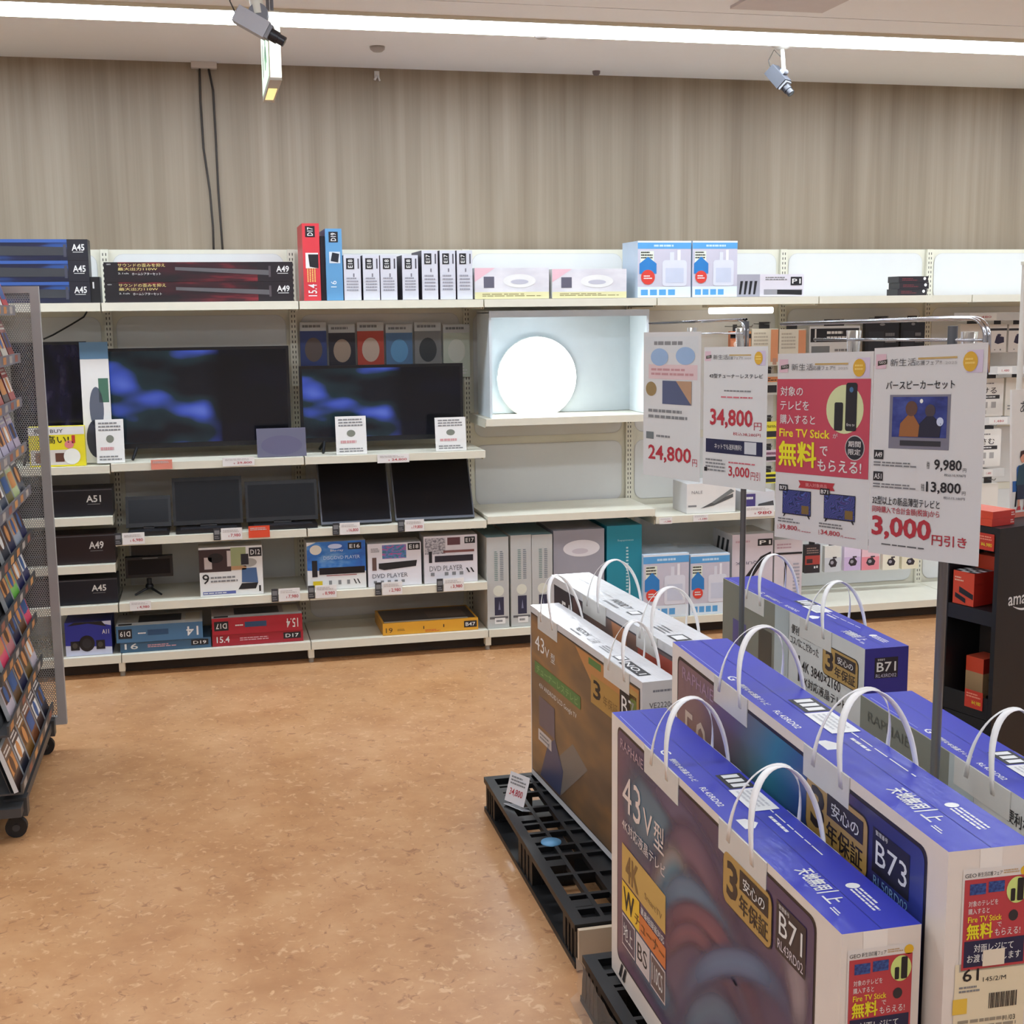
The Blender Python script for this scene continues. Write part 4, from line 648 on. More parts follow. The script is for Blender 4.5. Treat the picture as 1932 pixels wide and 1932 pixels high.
# price card on the far pallet
cc = atZ(968, 1527, .12); mb = MB(); R = Matrix.Translation((cc.x, cc.y, .126)) @ Matrix.Rotation(math.radians(-62), 4, 'Z') @ Matrix.Rotation(math.radians(-18), 4, 'X')
acr2 = C(196, 198, 200, .2); mb.box((-.045, 0, .012), (.045, .0015, .105), C(214, 212, 212, .3), R); mb.box((-.045, 0, 0), (.045, .05, .002), acr2, R); R3 = R.to_3x3(); F = Fr(mb, R @ V((-.045, 0, .012)), R3 @ V((1, 0, 0)), R3 @ V((0, 0, 1)))
F.text('34,800', .015, .02, .075, .045, RED, 2, .01); F.greek(.01, .055, .08, .085, 3, GREY); build(mb, 'price_card', None, 'small white price card standing on the black pallet', 'sign')
# ================================================================== TELEVISION CARTONS
tape = C(206, 204, 196, .25); creamc = C(226, 216, 204, .42)
bluetop = new('blue_wrapped_board', .42, .18); N, L, p = nodes(bluetop); p.inputs['Base Color'].default_value = lin((42, 50, 168)); p.inputs['Specular IOR Level'].default_value = .3; p.inputs['Coat Roughness'].default_value = .1
bm = N.new('ShaderNodeBump'); bm.inputs['Strength'].default_value = .12; bm.inputs['Distance'].default_value = .02; L.new(noise(N, L, coords(N, L, 'Object', (22, 5, 22)), 3.0, 4, .6, .5), bm.inputs['Height']); L.new(bm.outputs[0], p.inputs['Coat Normal'])
whitetop = new('white_wrapped_board', .25, .5); N, L, p = nodes(whitetop); p.inputs['Base Color'].default_value = lin((222, 222, 222))
bm = N.new('ShaderNodeBump'); bm.inputs['Strength'].default_value = .2; bm.inputs['Distance'].default_value = .02; L.new(noise(N, L, coords(N, L, 'Object', (22, 5, 22)), 3.0, 4, .6, .5), bm.inputs['Height']); L.new(bm.outputs[0], p.inputs['Coat Normal'])
art43 = sweep('purple_silk_art', [(0, (98, 66, 92)), (.12, (84, 60, 92)), (.25, (66, 56, 94)), (.45, (58, 50, 92)), (.6, (54, 42, 84)), (.8, (52, 42, 84)), (1, (64, 50, 90))], 5.0, .1, .3)
def ribbon(F, pts, wid, stops, k, name):
    """printed silk fold: a soft stripe that follows a curve and fades into the ground colour at both sides"""
    m = new(name, .35, .25); N, L, p = nodes(m); v = coords(N, L, 'UV', (1, 1, 1)); sx = N.new('ShaderNodeSeparateXYZ'); L.new(v, sx.inputs[0]); r = ramp(N, [(q, tuple(int(x*s_) for x, s_ in zip(c_, (.74, .86, .97)))) for q, c_ in stops]); L.new(sx.outputs[1], r.inputs[0]); L.new(r.outputs[0], p.inputs['Base Color'])
    f0 = N.new('ShaderNodeMath'); f0.operation = 'PINGPONG'; L.new(sx.outputs[1], f0.inputs[0]); f0.inputs[1].default_value = .5; f1 = N.new('ShaderNodeMath'); f1.operation = 'PINGPONG'; L.new(sx.outputs[0], f1.inputs[0]); f1.inputs[1].default_value = .5
    ra = ramp(N, [(0, (0, 0, 0)), (.36, (245, 245, 245))], 'EASE'); L.new(f0.outputs[0], ra.inputs[0]); rb = ramp(N, [(0, (0, 0, 0)), (.42, (255, 255, 255))], 'EASE'); L.new(f1.outputs[0], rb.inputs[0]); mu = N.new('ShaderNodeMath'); mu.operation = 'MULTIPLY'; L.new(ra.outputs[0], mu.inputs[0]); L.new(rb.outputs[0], mu.inputs[1]); L.new(mu.outputs[0], p.inputs['Alpha'])
    P = [V((a, b, 0)) for a, b in pts]; Q = []                  # Catmull-Rom through the points
    for i in range(len(P)-1):
        p0, p1, p2, p3 = P[max(0, i-1)], P[i], P[i+1], P[min(len(P)-1, i+2)]
        for j in range(8): t = j/8; Q.append(.5*(2*p1+(p2-p0)*t+(2*p0-5*p1+4*p2-p3)*t*t+(3*p1-p0-3*p2+p3)*t**3))
    Q.append(P[-1]); n = len(Q); E = []
    for i, q in enumerate(Q): d = (Q[min(n-1, i+1)]-Q[max(0, i-1)]).normalized(); nn = V((-d.y, d.x, 0))*wid/2; E.append((q-nn, q+nn))
    cl = lambda q: (min(1.029, max(.051, q.x)), min(.607, max(.059, q.y)))
    for i in range(n-1):
        c = [cl(E[i][0]), cl(E[i+1][0]), cl(E[i+1][1]), cl(E[i][1])]; F.b.face([F.p(a, b, k) for a, b in c], m, [(i/(n-1), 0), ((i+1)/(n-1), 0), ((i+1)/(n-1), 1), (i/(n-1), 1)])
art50 = sweep('blue_silk_art', [(0, (112, 84, 96)), (.2, (104, 84, 100)), (.28, (90, 110, 120)), (.36, (44, 118, 140)), (.46, (38, 70, 130)), (.54, (34, 42, 96)), (.6, (80, 58, 92)), (.66, (40, 34, 80)), (.8, (36, 44, 110)), (.9, (44, 58, 140)), (1, (40, 40, 110))], 3.0, .12, -.35)
artbr = blotch('brown_landscape_art', [(.25, (70, 56, 46)), (.45, (106, 84, 62)), (.6, (150, 110, 66)), (.75, (92, 84, 78))], 1.6, 7.3, .35, (1.2, 1.6, 1), 3)
artdk = blotch('dark_room_art', [(.3, (52, 48, 52)), (.5, (92, 84, 84)), (.68, (150, 104, 74)), (.8, (110, 96, 76))], 1.7, 2.9, .35, (1.6, 1.2, 1), 2)
gold = C(176, 142, 78, .35); DKB = C(40, 32, 34, .4)
def handle(e, M, sx, H, L_, ua, ub, uS, uE, h=.125, skew=.0, pv=.06):
    """carry handle: two white bands arched over the carton, held by a pasted patch on both faces; u runs from the far end"""
    P = lambda u, x, z: M @ V((-sx/2+x, L_/2-u, z)); R = M.to_3x3(); along = R @ V((0, -1, 0)); across = R @ V((1, 0, 0))
    mb = MB(); um = (uS+uE)/2
    for u0, tw in ((uS, -1), (uE, 1)):
        pts, wds = [], []
        for i in range(25):
            t = math.pi*i/24; s = math.sin(t); x = sx/2-(sx/2+.0025)*math.cos(t); z = H-.03+(h+.03)*(s**.75)
            u = u0+(um-u0)*.9*s+skew*s; pts.append(P(u, x, z)); a = tw*.75*s; wds.append((along*math.cos(a)+across*math.sin(a)*(.9))*.015)
        mb.band(pts, wds, STRAP, .0007)
    hd = build(mb, 'carry_handle', e)
    for side in (0, 1):
        mb = MB(); x0, x1 = (-.0022, -.0004) if side == 0 else (sx+.0004, sx+.0022); q = [P(ua, x0, H-pv), P(ub, x0, H-pv), P(ub, x0, H-.001), P(ua, x0, H-.001), P(ua, x1, H-pv), P(ub, x1, H-pv), P(ub, x1, H-.001), P(ua, x1, H-.001)]
        for k in ((0, 1, 2, 3), (7, 6, 5, 4), (0, 4, 5, 1), (1, 5, 6, 2), (2, 6, 7, 3), (3, 7, 4, 0)): mb.face([q[j] for j in k], tape)
        build(mb, 'handle_patch', hd)
def tvbox(xL, yFar, zb, T, Lg, H, yaw, label, mats, group='television cartons standing on the pallets'):
    """xL, yFar: bottom corner of the left face at the far end; yaw turns the near end towards -x"""
    a = math.radians(-yaw); ax = V((math.cos(a), math.sin(a), 0)); ay = V((-math.sin(a), math.cos(a), 0)); c = V((xL, yFar, zb))+ax*T/2-ay*Lg/2
    e = empty('television_carton', c, label, 'box', group); M = Matrix.Translation(c) @ Matrix.Rotation(a, 4, 'Z')
    mb = MB(); mb.box((-T/2, -Lg/2, 0), (T/2, Lg/2, H), mats, M); return e, M, mb, frames(mb, M, T, Lg, H)
def warranty(F, a0, b0, a1, b1, k=2):
    W, h = a1-a0, b1-b0; F.rrect(a0-.003, b0-.003, a1+.003, b1+.003, .02, DKB, k); F.rrect(a0, b0, a1, b1, .018, gold, k+1); F.rect(a0+W*.36, b0+h*.54, a1-W*.06, b1-h*.08, DKB, k+2); F.text('安心の', a0+W*.44, b0+h*.6, a1-W*.12, b1-h*.16, WHITE, k+3, .01)
    F.text('3', a0+W*.08, b0+h*.16, a0+W*.32, b1-h*.12, DKB, k+2, .03); F.text('年保証', a0+W*.36, b0+h*.1, a1-W*.06, b0+h*.46, DKB, k+2, .02)
def toptext(F, L_, T, mk=True, m=WHITE):
    F.text('便利な4K液晶テレビ', L_*.30, T*.12, L_*.42, T*.22, m, 1, .01); F.text('RL43RD02', L_*.45, T*.12, L_*.54, T*.22, m, 1, .01); F.text('G', L_*.25, T*.1, L_*.275, T*.26, m, 1, .02)
    F.rect(L_*.40, T*.55, L_*.47, T*.95, INK, 1)
    for q in range(3): F.rect(L_*(.405+.022*q), T*.62, L_*(.42+.022*q), T*.88, WHITE, 2)
    F.rect(L_*.475, T*.5, L_*.575, T*.92, WHITE, 2); F.greek(L_*.485, T*.56, L_*.56, T*.86, 4, C(190, 190, 190), 3)
    F.greek(L_*.60, T*.62, L_*.68, T*.72, 1, m, 1); F.poly([(L_*.6, T*.16), (L_*.64, T*.16), (L_*.64, T*.3), (L_*.62, T*.42), (L_*.6, T*.3)], m, 1)
    F.text('天地無用', L_*.80, T*.22, L_*.872, T*.46, m, 1, .02); F.rect(L_*.878, T*.2, L_*.881, T*.5, m, 1); F.text('上', L_*.89, T*.22, L_*.915, T*.44, m, 1, .02); F.greek(L_*.925, T*.16, L_*.95, T*.24, 2, m, 1)
    F.disc(L_*.87, T*.72, .01, .012, m, 1, 14); F.greek(L_*.88, T*.62, L_*.95, T*.8, 3, m, 1); F.greek(L_*.55, T*.76, L_*.84, T*.8, 1, m, 1)
    F.rect(L_*.03, T*.06, L_*.24, T*.075, C(130, 138, 210, .3), 1); F.rect(0, T*.494, L_, T*.506, C(34, 42, 140, .35), 1)
def sticker(F, a0, b1, W=.104):
    """sale sheet pasted on a carton end, hanging down from height b1"""
    h = W*1.36; b0 = b1-h; F.rect(a0-.003, b0-.003, a0+W+.003, b1+.016, C(222, 216, 208, .3), 2); F.text('GEO', a0, b1+.003, a0+.018, b1+.009, INK, 3); F.text('新生活応援フェア', a0+.02, b1+.003, a0+W*.58, b1+.01, INK, 3); F.disc(a0+W*.94, b1+.006, .008, .008, C(226, 178, 40), 3, 12); F.greek(a0+W*.6, b1+.004, a0+W*.85, b1+.011, 2, C(190, 160, 120), 3)
    F.rect(a0, b0, a0+W, b1, C(184, 62, 70, .35), 3); blue = blotch('tiny_screen_art', [(.4, (30, 50, 110)), (.6, (50, 90, 150))], 4, 1, .3)
    F.rect(a0+W*.08, b1-h*.17, a0+W*.33, b1-h*.05, blue, 4); F.rect(a0+W*.37, b1-h*.16, a0+W*.62, b1-h*.04, blue, 4); F.disc(a0+W*.82, b1-h*.16, W*.165, W*.2, C(206, 222, 128, .4), 4); F.rrect(a0+W*.82, b1-h*.28, a0+W*.92, b1-h*.03, .002, INK, 5); F.rrect(a0+W*.72, b1-h*.28, a0+W*.79, b1-h*.14, .002, INK, 5)
    F.text('対象のテレビを', a0+W*.07, b1-h*.3, a0+W*.53, b1-h*.235, WHITE, 4); F.text('購入すると', a0+W*.07, b1-h*.385, a0+W*.4, b1-h*.32, WHITE, 4); F.text('Fire TV Stick', a0+W*.07, b1-h*.475, a0+W*.6, b1-h*.41, YEL, 4, .01); F.text('無料', a0+W*.06, b1-h*.66, a0+W*.46, b1-h*.49, YEL, 4, .03); F.text('で', a0+W*.53, b1-h*.55, a0+W*.6, b1-h*.5, WHITE, 4); F.text('もらえる!', a0+W*.5, b1-h*.65, a0+W*.9, b1-h*.57, WHITE, 4); F.disc(a0+W*.78, b1-h*.44, W*.075, W*.085, C(40, 40, 46), 4, 16)
    F.rect(a0+W*.03, b0+h*.03, a0+W*.97, b1-h*.68, NAVY, 4); F.text('対面レジにて', a0+W*.18, b0+h*.19, a0+W*.8, b0+h*.28, WHITE, 5, .01); F.text('お渡しいたします', a0+W*.08, b0+h*.08, a0+W*.92, b0+h*.17, WHITE, 5, .01)
# --- front 43 inch carton
def front43(xL, yF, yaw, label, group):
    T, Lg, H = .131, 1.115, .63; e, M, mb, f = tvbox(xL, yF, .1205, T, Lg, H, yaw, label, {'T': bluetop, '*': creamc})
    F = f['L']; F.rrect(.044, .052, 1.036, .614, .02, DKB, 1); F.rrect(.05, .058, 1.03, .608, .018, art43, 2)
    for i, (pts, wid, st) in enumerate((([(.06, .36), (.2, .46), (.36, .53), (.5, .58)], .2, [(0, (84, 110, 122)), (.5, (92, 134, 142)), (1, (88, 110, 126))]), ([(.1, .6), (.3, .575), (.5, .55), (.7, .5), (.85, .45)], .08, [(0, (110, 84, 116)), (1, (120, 96, 120))]),
        ([(.36, .42), (.46, .5), (.56, .51), (.68, .46), (.78, .38)], .10, [(0, (100, 66, 92)), (.4, (150, 96, 112)), (.8, (90, 62, 98)), (1, (80, 60, 98))]), ([(.33, .34), (.4, .42), (.46, .43), (.52, .38)], .10, [(0, (70, 120, 136)), (.5, (84, 142, 150)), (.75, (196, 158, 138)), (1, (120, 110, 120))]),
        ([(.36, .33), (.46, .40), (.56, .425), (.7, .41), (.82, .34)], .075, [(0, (84, 110, 132)), (.5, (112, 142, 156)), (1, (90, 112, 136))]), ([(.36, .28), (.46, .35), (.56, .39), (.67, .40), (.8, .36), (.92, .26)], .06, [(0, (96, 58, 86)), (.35, (170, 86, 96)), (.7, (140, 72, 92)), (1, (84, 60, 96))]),
        ([(.36, .23), (.46, .31), (.55, .35), (.66, .345), (.8, .28)], .05, [(0, (90, 54, 84)), (.5, (158, 80, 94)), (1, (84, 56, 92))]), ([(.42, .12), (.52, .24), (.64, .34), (.78, .41), (.9, .43), (1.02, .40)], .06, [(0, (80, 84, 120)), (.5, (112, 138, 160)), (1, (76, 70, 110))]),
        ([(.4, .04), (.48, .1), (.56, .19), (.66, .255), (.78, .26), (.9, .2)], .08, [(0, (66, 70, 108)), (.5, (96, 126, 140)), (1, (72, 68, 106))]), ([(.06, .2), (.2, .14), (.36, .1), (.46, .06)], .14, [(0, (70, 90, 112)), (.5, (80, 116, 130)), (1, (72, 80, 108))]), ([(.9, .55), (.96, .5), (1.0, .44), (1.02, .36)], .09, [(0, (140, 100, 112)), (.5, (204, 160, 148)), (1, (150, 110, 118))]), ([(.52, .06), (.62, .16), (.72, .19), (.84, .15)], .06, [(0, (100, 84, 100)), (.5, (150, 130, 136)), (1, (96, 84, 104))]))): ribbon(F, ([(.22, pts[0][1]-.1)] if abs(pts[0][0]-.36) < .04 else [])+pts, wid*1.4, st, 2.2+.12*i, 'silk_fold_%d' % i)
    F.l = .0005; F.o = F.o + F.n*.0006
    F.text('RAPHAIE', .07, .57, .225, .592, C(176, 150, 160, .4), 3); F.text('43', .086, .432, .21, .518, C(222, 206, 196, .4), 3); F.text('V', .226, .434, .285, .488, C(222, 206, 196, .4), 3); F.text('型', .297, .43, .358, .488, C(222, 206, 196, .4), 3, .01); F.text('4K対応液晶テレビ', .084, .384, .366, .412, C(216, 204, 200, .4), 3, .01)
    F.rect(.083, .264, .37, .349, C(196, 160, 84, .35), 3); F.text('4K', .11, .272, .2, .336, C(120, 90, 50, .4), 4, .03); F.text('SmartTV', .24, .285, .35, .3, C(130, 100, 60, .4), 4)
    F.rect(.084, .187, .205, .26, C(232, 190, 44, .35), 3); F.rect(.205, .187, .373, .235, C(206, 112, 50, .35), 3); F.text('W', .095, .198, .17, .25, INK, 4, .02); F.text('チューナー', .175, .197, .365, .225, C(110, 66, 30, .4), 4, .01); F.text('裏番組録画対応', .215, .238, .365, .256, WHITE, 4)
    for k in range(3):
        a = .086+.098*k; F.rect(a, .106, a+.09, .182, C(216, 204, 200, .4), 3); F.rect(a+.004, .11, a+.086, .178, C(80, 66, 86, .4) if k == 0 else (C(206, 196, 192, .4) if k == 1 else C(96, 80, 80, .4)), 4); F.text(('地上', 'BS', '110CS')[k], a+.012, .125, a+.076, .165, WHITE if k != 1 else INK, 5)
    warranty(F, .672, .484, .878, .58, 3)
    F.rect(.895, .498, 1.004, .585, C(44, 36, 44, .4), 3); F.text('管理番号', .905, .574, .945, .582, WHITE, 4); F.text('B71', .907, .53, .993, .57, WHITE, 4); F.text('RL43RD02', .903, .504, .997, .521, C(206, 200, 206, .4), 4)
    for q in (.06, .085): F.poly([(q, .015), (q+.014, .012), (q+.03, .05), (q+.02, .052)], INK, 3)
    toptext(f['TL'], Lg, T); G = f['F']; G.rect(.035, H-.05, .075, H-.0, C(236, 230, 220, .25), 1); sticker(G, .013, .587)
    build(mb, 'box_shell', e)
    handle(e, M, T, H, Lg, .233, .436, .276, .372); handle(e, M, T, H, Lg, .646, .853, .69, .796)
    return e
front43(.884, 2.76, 0, 'nearest blue topped television carton, purple silk picture and gold badge on its side', None)
# --- 50 inch carton
T, Lg, H = .1385, 1.254, .76; e, M, mb, f = tvbox(1.067, 2.857, .1205, T, Lg, H, 1.74, 'largest blue topped television carton, bright blue picture, right behind the nearest one', {'T': bluetop, '*': creamc})
F = f['L']; F.sc = 1.026; F.v0 = .76-.78*1.026; F.rrect(.039, .06, 1.167, .76, .02, C(30, 26, 34, .4), 1); F.rrect(.046, .057, 1.16, .753, .018, art50, 2); F.text('RAPHAIE', .076, .715, .275, .742, C(160, 130, 150, .4), 3); F.text('50', .09, .55, .235, .648, C(206, 186, 170, .4), 3); F.text('V型', .25, .55, .38, .62, C(206, 186, 170, .4), 3); F.text('4K対応液晶テレビ', .09, .5, .42, .53, WHITE, 3, .01)
F.rect(.09, .36, .4, .46, C(196, 160, 84, .35), 3); warranty(F, .752, .628, .983, .732, 3)
F.rect(1.0, .656, 1.118, .73, C(26, 24, 34, .4), 3); F.text('管理番号', 1.01, .72, 1.05, .728, WHITE, 4); F.text('B73', 1.012, .672, 1.112, .712, WHITE, 4); F.text('RL50RD02', 1.007, .636, 1.117, .652, C(120, 160, 200, .4), 4)
toptext(f['TL'], Lg, T); G = f['F']; G.sc = 1.026; G.v0 = .76-.78*1.026; G.rect(.05, .73, .085, .78, C(236, 230, 220, .25), 1); sticker(G, .027, .735, .102)
G.rect(.018, .42, .132, .606, C(226, 212, 178, .4), 2); G.text('61', .03, .578, .056, .598, INK, 3, .01); G.text('145/2/M', .063, .575, .1, .582, INK, 3); G.greek(.025, .56, .06, .572, 2, GREY, 3); G.rect(.016, .528, .039, .552, C(226, 186, 70, .4), 3)
for q in range(17): G.rect(.074+.0027*q, .532, .0753+.0027*q+(.0006 if q % 3 else 0), .556, INK, 3)
G.text('11/03', .098, .51, .118, .518, INK, 3); G.greek(.025, .49, .12, .52, 3, C(150, 140, 120), 3); G.rect(.06, .6, .095, .625, C(226, 214, 190, .3), 6)
build(mb, 'box_shell', e); handle(e, M, T, H, Lg, .288, .479, .318, .441); handle(e, M, T, H, Lg, .754, .938, .795, .908)
# --- white and brown 43 inch carton
wc = C(206, 204, 202, .42)
T, Lg, H = .10, .96, .583; e, M, mb, f = tvbox(1.023, 4.08, .1205, T, Lg, H, -3.6, 'white topped television carton with a brown picture, leftmost on the far pallet', {'T': whitetop, '*': wc})
F = f['L']; F.rect(.009, .02, .946, .562, C(44, 38, 36, .4), 1); F.rect(.013, .024, .942, .558, artbr, 2); F.poly([(.443, .555), (.94, .555), (.94, .42), (.62, .46)], C(186, 130, 74, .4), 3); F.poly([(.09, .03), (.3, .03), (.55, .2), (.42, .24)], C(120, 112, 104, .4), 3)
F.text('43', .055, .45, .15, .5, WHITE, 4); F.text('V', .155, .448, .2, .48, WHITE, 4); F.text('型', .215, .445, .255, .475, WHITE, 4); F.rect(.05, .368, .49, .408, C(74, 122, 62, .4), 4); F.text('チューナーレステレビ', .07, .375, .47, .4, C(130, 170, 110, .4), 5)
F.text('43V ANDROID LCD Google TV', .095, .325, .455, .345, WHITE, 4); F.rect(.093, .2, .25, .3, C(96, 86, 98, .4), 4); F.rect(.083, .148, .217, .186, C(206, 198, 192, .4), 4); F.greek(.1, .155, .2, .18, 2, GREY, 5); F.rect(.56, .53, .66, .55, C(74, 122, 62, .4), 4); F.rect(.875, .45, .935, .545, gold, 4); F.rect(.885, .47, .925, .52, C(96, 116, 50, .4), 5)
F.rect(.58, .42, .8, .505, C(170, 132, 66, .4), 4); F.text('3', .6, .44, .66, .495, INK, 5, .02); F.text('年保証', .68, .44, .79, .47, C(120, 90, 50), 5); F.rect(.805, .44, .925, .53, INK, 4); F.text('B7', .82, .46, .91, .51, WHITE, 5)
F.poly([(.1, .03), (.3, .03), (.33, .12), (.25, .2), (.18, .16)], C(62, 70, 100, .4), 4)
G = f['TL']; G.text('VESTION', Lg*.36, T*.3, Lg*.47, T*.5, INK, 1, .01); G.greek(Lg*.36, T*.1, Lg*.47, T*.25, 1, GREY, 1); G.text('上向', Lg*.5, T*.2, Lg*.56, T*.5, GREY, 1); G.rect(Lg*.72, T*.2, Lg*.77, T*.55, C(90, 90, 90), 1); G.rect(Lg*.725, T*.25, Lg*.765, T*.5, WHITE, 2); G.rect(Lg*.79, T*.12, Lg*.94, T*.5, INK, 1); G.text('NO.1', Lg*.8, T*.2, Lg*.93, T*.42, WHITE, 2, .01); G.greek(Lg*.6, T*.2, Lg*.68, T*.5, 3, GREY, 1); G.rect(0, T*.494, Lg, T*.506, C(190, 190, 188), 1)
E_ = f['F']; E_.greek(.03, .55, .09, .562, 1, C(130, 130, 136), 1); E_.text('VE22204', .02, .51, .09, .525, C(70, 70, 76), 1); E_.text('B Gunze', .02, .47, .085, .485, C(190, 80, 80), 1)
build(mb, 'box_shell', e); handle(e, M, T, H, Lg, .085, .277, .12, .235, .12, -.06); handle(e, M, T, H, Lg, .684, .874, .72, .84, .12)
# --- white carton behind it
T, Lg, H = .14, 1.14, .64; e, M, mb, f = tvbox(1.146, 4.268, .1205, T, Lg, H, -3.5, 'taller white topped television carton with a dark picture, behind the brown one', {'T': whitetop, '*': wc})
F = f['L']; F.rect(.032, .02, 1.108, .614, C(50, 46, 52, .4), 1); F.rect(.037, .025, 1.103, .609, artdk, 2); F.poly([(.037, .3), (.28, .3), (.28, .609), (.037, .609)], C(36, 34, 44, .4), 3); F.text('FA', .12, .50, .225, .575, WHITE, 4); F.poly([(.23, .3), (.30, .3), (.31, .609), (.23, .609)], C(96, 66, 64, .4), 4); F.poly([(.578, .609), (.69, .609), (.79, .3), (.64, .45)], C(184, 124, 82, .4), 3); F.rect(.79, .36, 1.098, .6, C(176, 84, 66, .4), 3); F.greek(.81, .45, 1.07, .58, 2, C(200, 90, 60), 4); F.rect(.83, .39, .96, .47, C(110, 96, 50, .4), 4)
G = f['TL']; G.text('ANDROID TV', Lg*.38, T*.35, Lg*.5, T*.55, INK, 1, .01); G.greek(Lg*.38, T*.15, Lg*.5, T*.3, 1, GREY, 1); G.rect(Lg*.53, T*.25, Lg*.57, T*.55, C(70, 70, 70), 1); G.rect(Lg*.535, T*.29, Lg*.565, T*.5, WHITE, 2); G.rect(Lg*.8, T*.25, Lg*.86, T*.6, C(50, 50, 50), 1); G.rect(Lg*.81, T*.3, Lg*.85, T*.55, WHITE, 2); G.rect(Lg*.88, T*.2, Lg*.97, T*.6, INK, 1); G.greek(Lg*.7, T*.25, Lg*.78, T*.55, 3, GREY, 1); G.rect(0, T*.494, Lg, T*.506, C(190, 190, 188), 1)
build(mb, 'box_shell', e); handle(e, M, T, H, Lg, .325, .531, .366, .47); handle(e, M, T, H, Lg, .78, .93, .805, .9)
# --- cartons turned with their grey back to us
greyb = C(122, 124, 112, .42)
def backart(F, H, a1, u=0):
    F.rect(.0, .0, .52, H-.002, greyb, 1); F.rect(.09, .1, .2, H-.12, C(76, 74, 130, .4), 2); F.rect(.42, .0, .52, H-.002, C(176, 186, 184, .4), 2); F.rect(.3, .2, .4, H-.1, C(60, 62, 56, .4), 2); F.o = F.o+F.u*u
    F.text('便利な機能性と', .54, .568, .724, .596, INK, 2, .01); F.text('コスパにこだわった', .533, .535, .722, .56, INK, 2, .01); F.rect(.59, .43, .6, .51, INK, 2); F.text('4K 3840×2160', .615, .468, .858, .5, INK, 2, .01); F.text('4K対応液晶テレビ', .615, .425, .9, .455, INK, 2, .01)
T, Lg, H = .131, .99, .63; e, M, mb, f = tvbox(1.715, 4.10, .1205, T, Lg, H, 0, 'television carton with blue top and blue end, grey back turned to us', {'T': bluetop, 'F': C(38, 40, 130, .4), '*': C(206, 206, 200, .42)})
F = f['L']; backart(F, H, Lg); warranty(F, .749, .50, .956, .585, 2); G = f['F']; G.rect(.03, .545, .1, .603, C(26, 26, 40, .4), 1); G.text('B71', .036, .563, .094, .59, WHITE, 2, .01); G.text('RL43RD02', .034, .547, .096, .557, C(190, 190, 210), 2); G.text('管理番号', .038, .594, .06, .6, WHITE, 2)
toptext(f['TL'], Lg, T); build(mb, 'box_shell', e); handle(e, M, T, H, Lg, .177, .339, .2, .31); handle(e, M, T, H, Lg, .596, .799, .64, .75)
T, Lg, H = .131, 1.1, .63; e, M, mb, f = tvbox(1.502, 2.737, .1205, T, Lg, H, 3.0, 'blue topped television carton with grey back, cut by the right picture edge', {'T': bluetop, '*': C(206, 206, 200, .42)})
F = f['L']; backart(F, H, Lg, .1); F.o = F.o-F.u*.1; F.text('RAPHAIE', .043, .578, .247, .602, C(84, 86, 78, .4), 3); toptext(f['TL'], Lg, T); build(mb, 'box_shell', e); handle(e, M, T, H, Lg, .443, .651, .49, .59)
# ================================================================== POSTER STANDS
sleeve = new('poster_sleeve', .18, .3); sleeve.node_tree.nodes['Principled BSDF'].inputs['Base Color'].default_value = lin((212, 212, 208))
pk = C(214, 182, 190, .35, 0, .2); pap = C(212, 211, 207, .4, 0, .3, .02); hot = C(190, 68, 86, .35, 0, .25); gry = C(90, 90, 90, .5)
def poster(o, ud, W, H, label, draw, group=None, lift=0.0):
    """printed sheet in a clear sleeve; o = lower left corner as read"""
    o = V(o); ud = V(ud).normalized(); n = ud.cross(V((0, 0, 1))); mb = MB(); nx, ny = 12, 10
    P = lambda a, b, k: o + ud*(W*a) + V((0, 0, H*b + lift*a)) + n*(.003*math.sin(a*math.pi)*math.sin(b*2.6) + k)
    for k, sgn in ((.0006, 1), (-.0006, -1)):
        vs = [P(i/nx, j/ny, k) for j in range(ny+1) for i in range(nx+1)]; fs = [(j*(nx+1)+i, j*(nx+1)+i+1, (j+1)*(nx+1)+i+1, (j+1)*(nx+1)+i) for j in range(ny) for i in range(nx)]
        mb.mesh(vs, fs if sgn > 0 else [q[::-1] for q in fs], pap, True)
    rim = [(0, j/ny) for j in range(ny+1)]+[(i/nx, 1) for i in range(1, nx+1)]+[(1, j/ny) for j in range(ny-1, -1, -1)]+[(i/nx, 0) for i in range(nx-1, -1, -1)]
    for (a, b), (c, d) in zip(rim, rim[1:]): mb.face([P(a, b, .0006), P(c, d, .0006), P(c, d, -.0006), P(a, b, -.0006)], pap)
    base = len(mb.v)
    F = Fp(mb, o, ud, V((0, 0, 1)), .0004); F.n = n; draw(F, W, H)
    for q in mb.v[base:]:                                     # printing follows the gentle bulge of the sheet
        d = q-o; a = min(1, max(0, d.dot(ud)/W)); b = min(1, max(0, d.z/H)); k = d.dot(n); q += V((0, 0, lift*a)) + n*(.003*math.sin(a*math.pi)*math.sin(b*2.6) + .0008)
    return build(mb, 'sale_poster', None, label, 'poster', group)
def sub(F, a0, b0, a1, b1, m, k=1, n=6):
    for i in range(n):
        for j in range(n): F.rect(a0+(a1-a0)*i/n, b0+(b1-b0)*j/n, a0+(a1-a0)*(i+1)/n, b0+(b1-b0)*(j+1)/n, m, k)
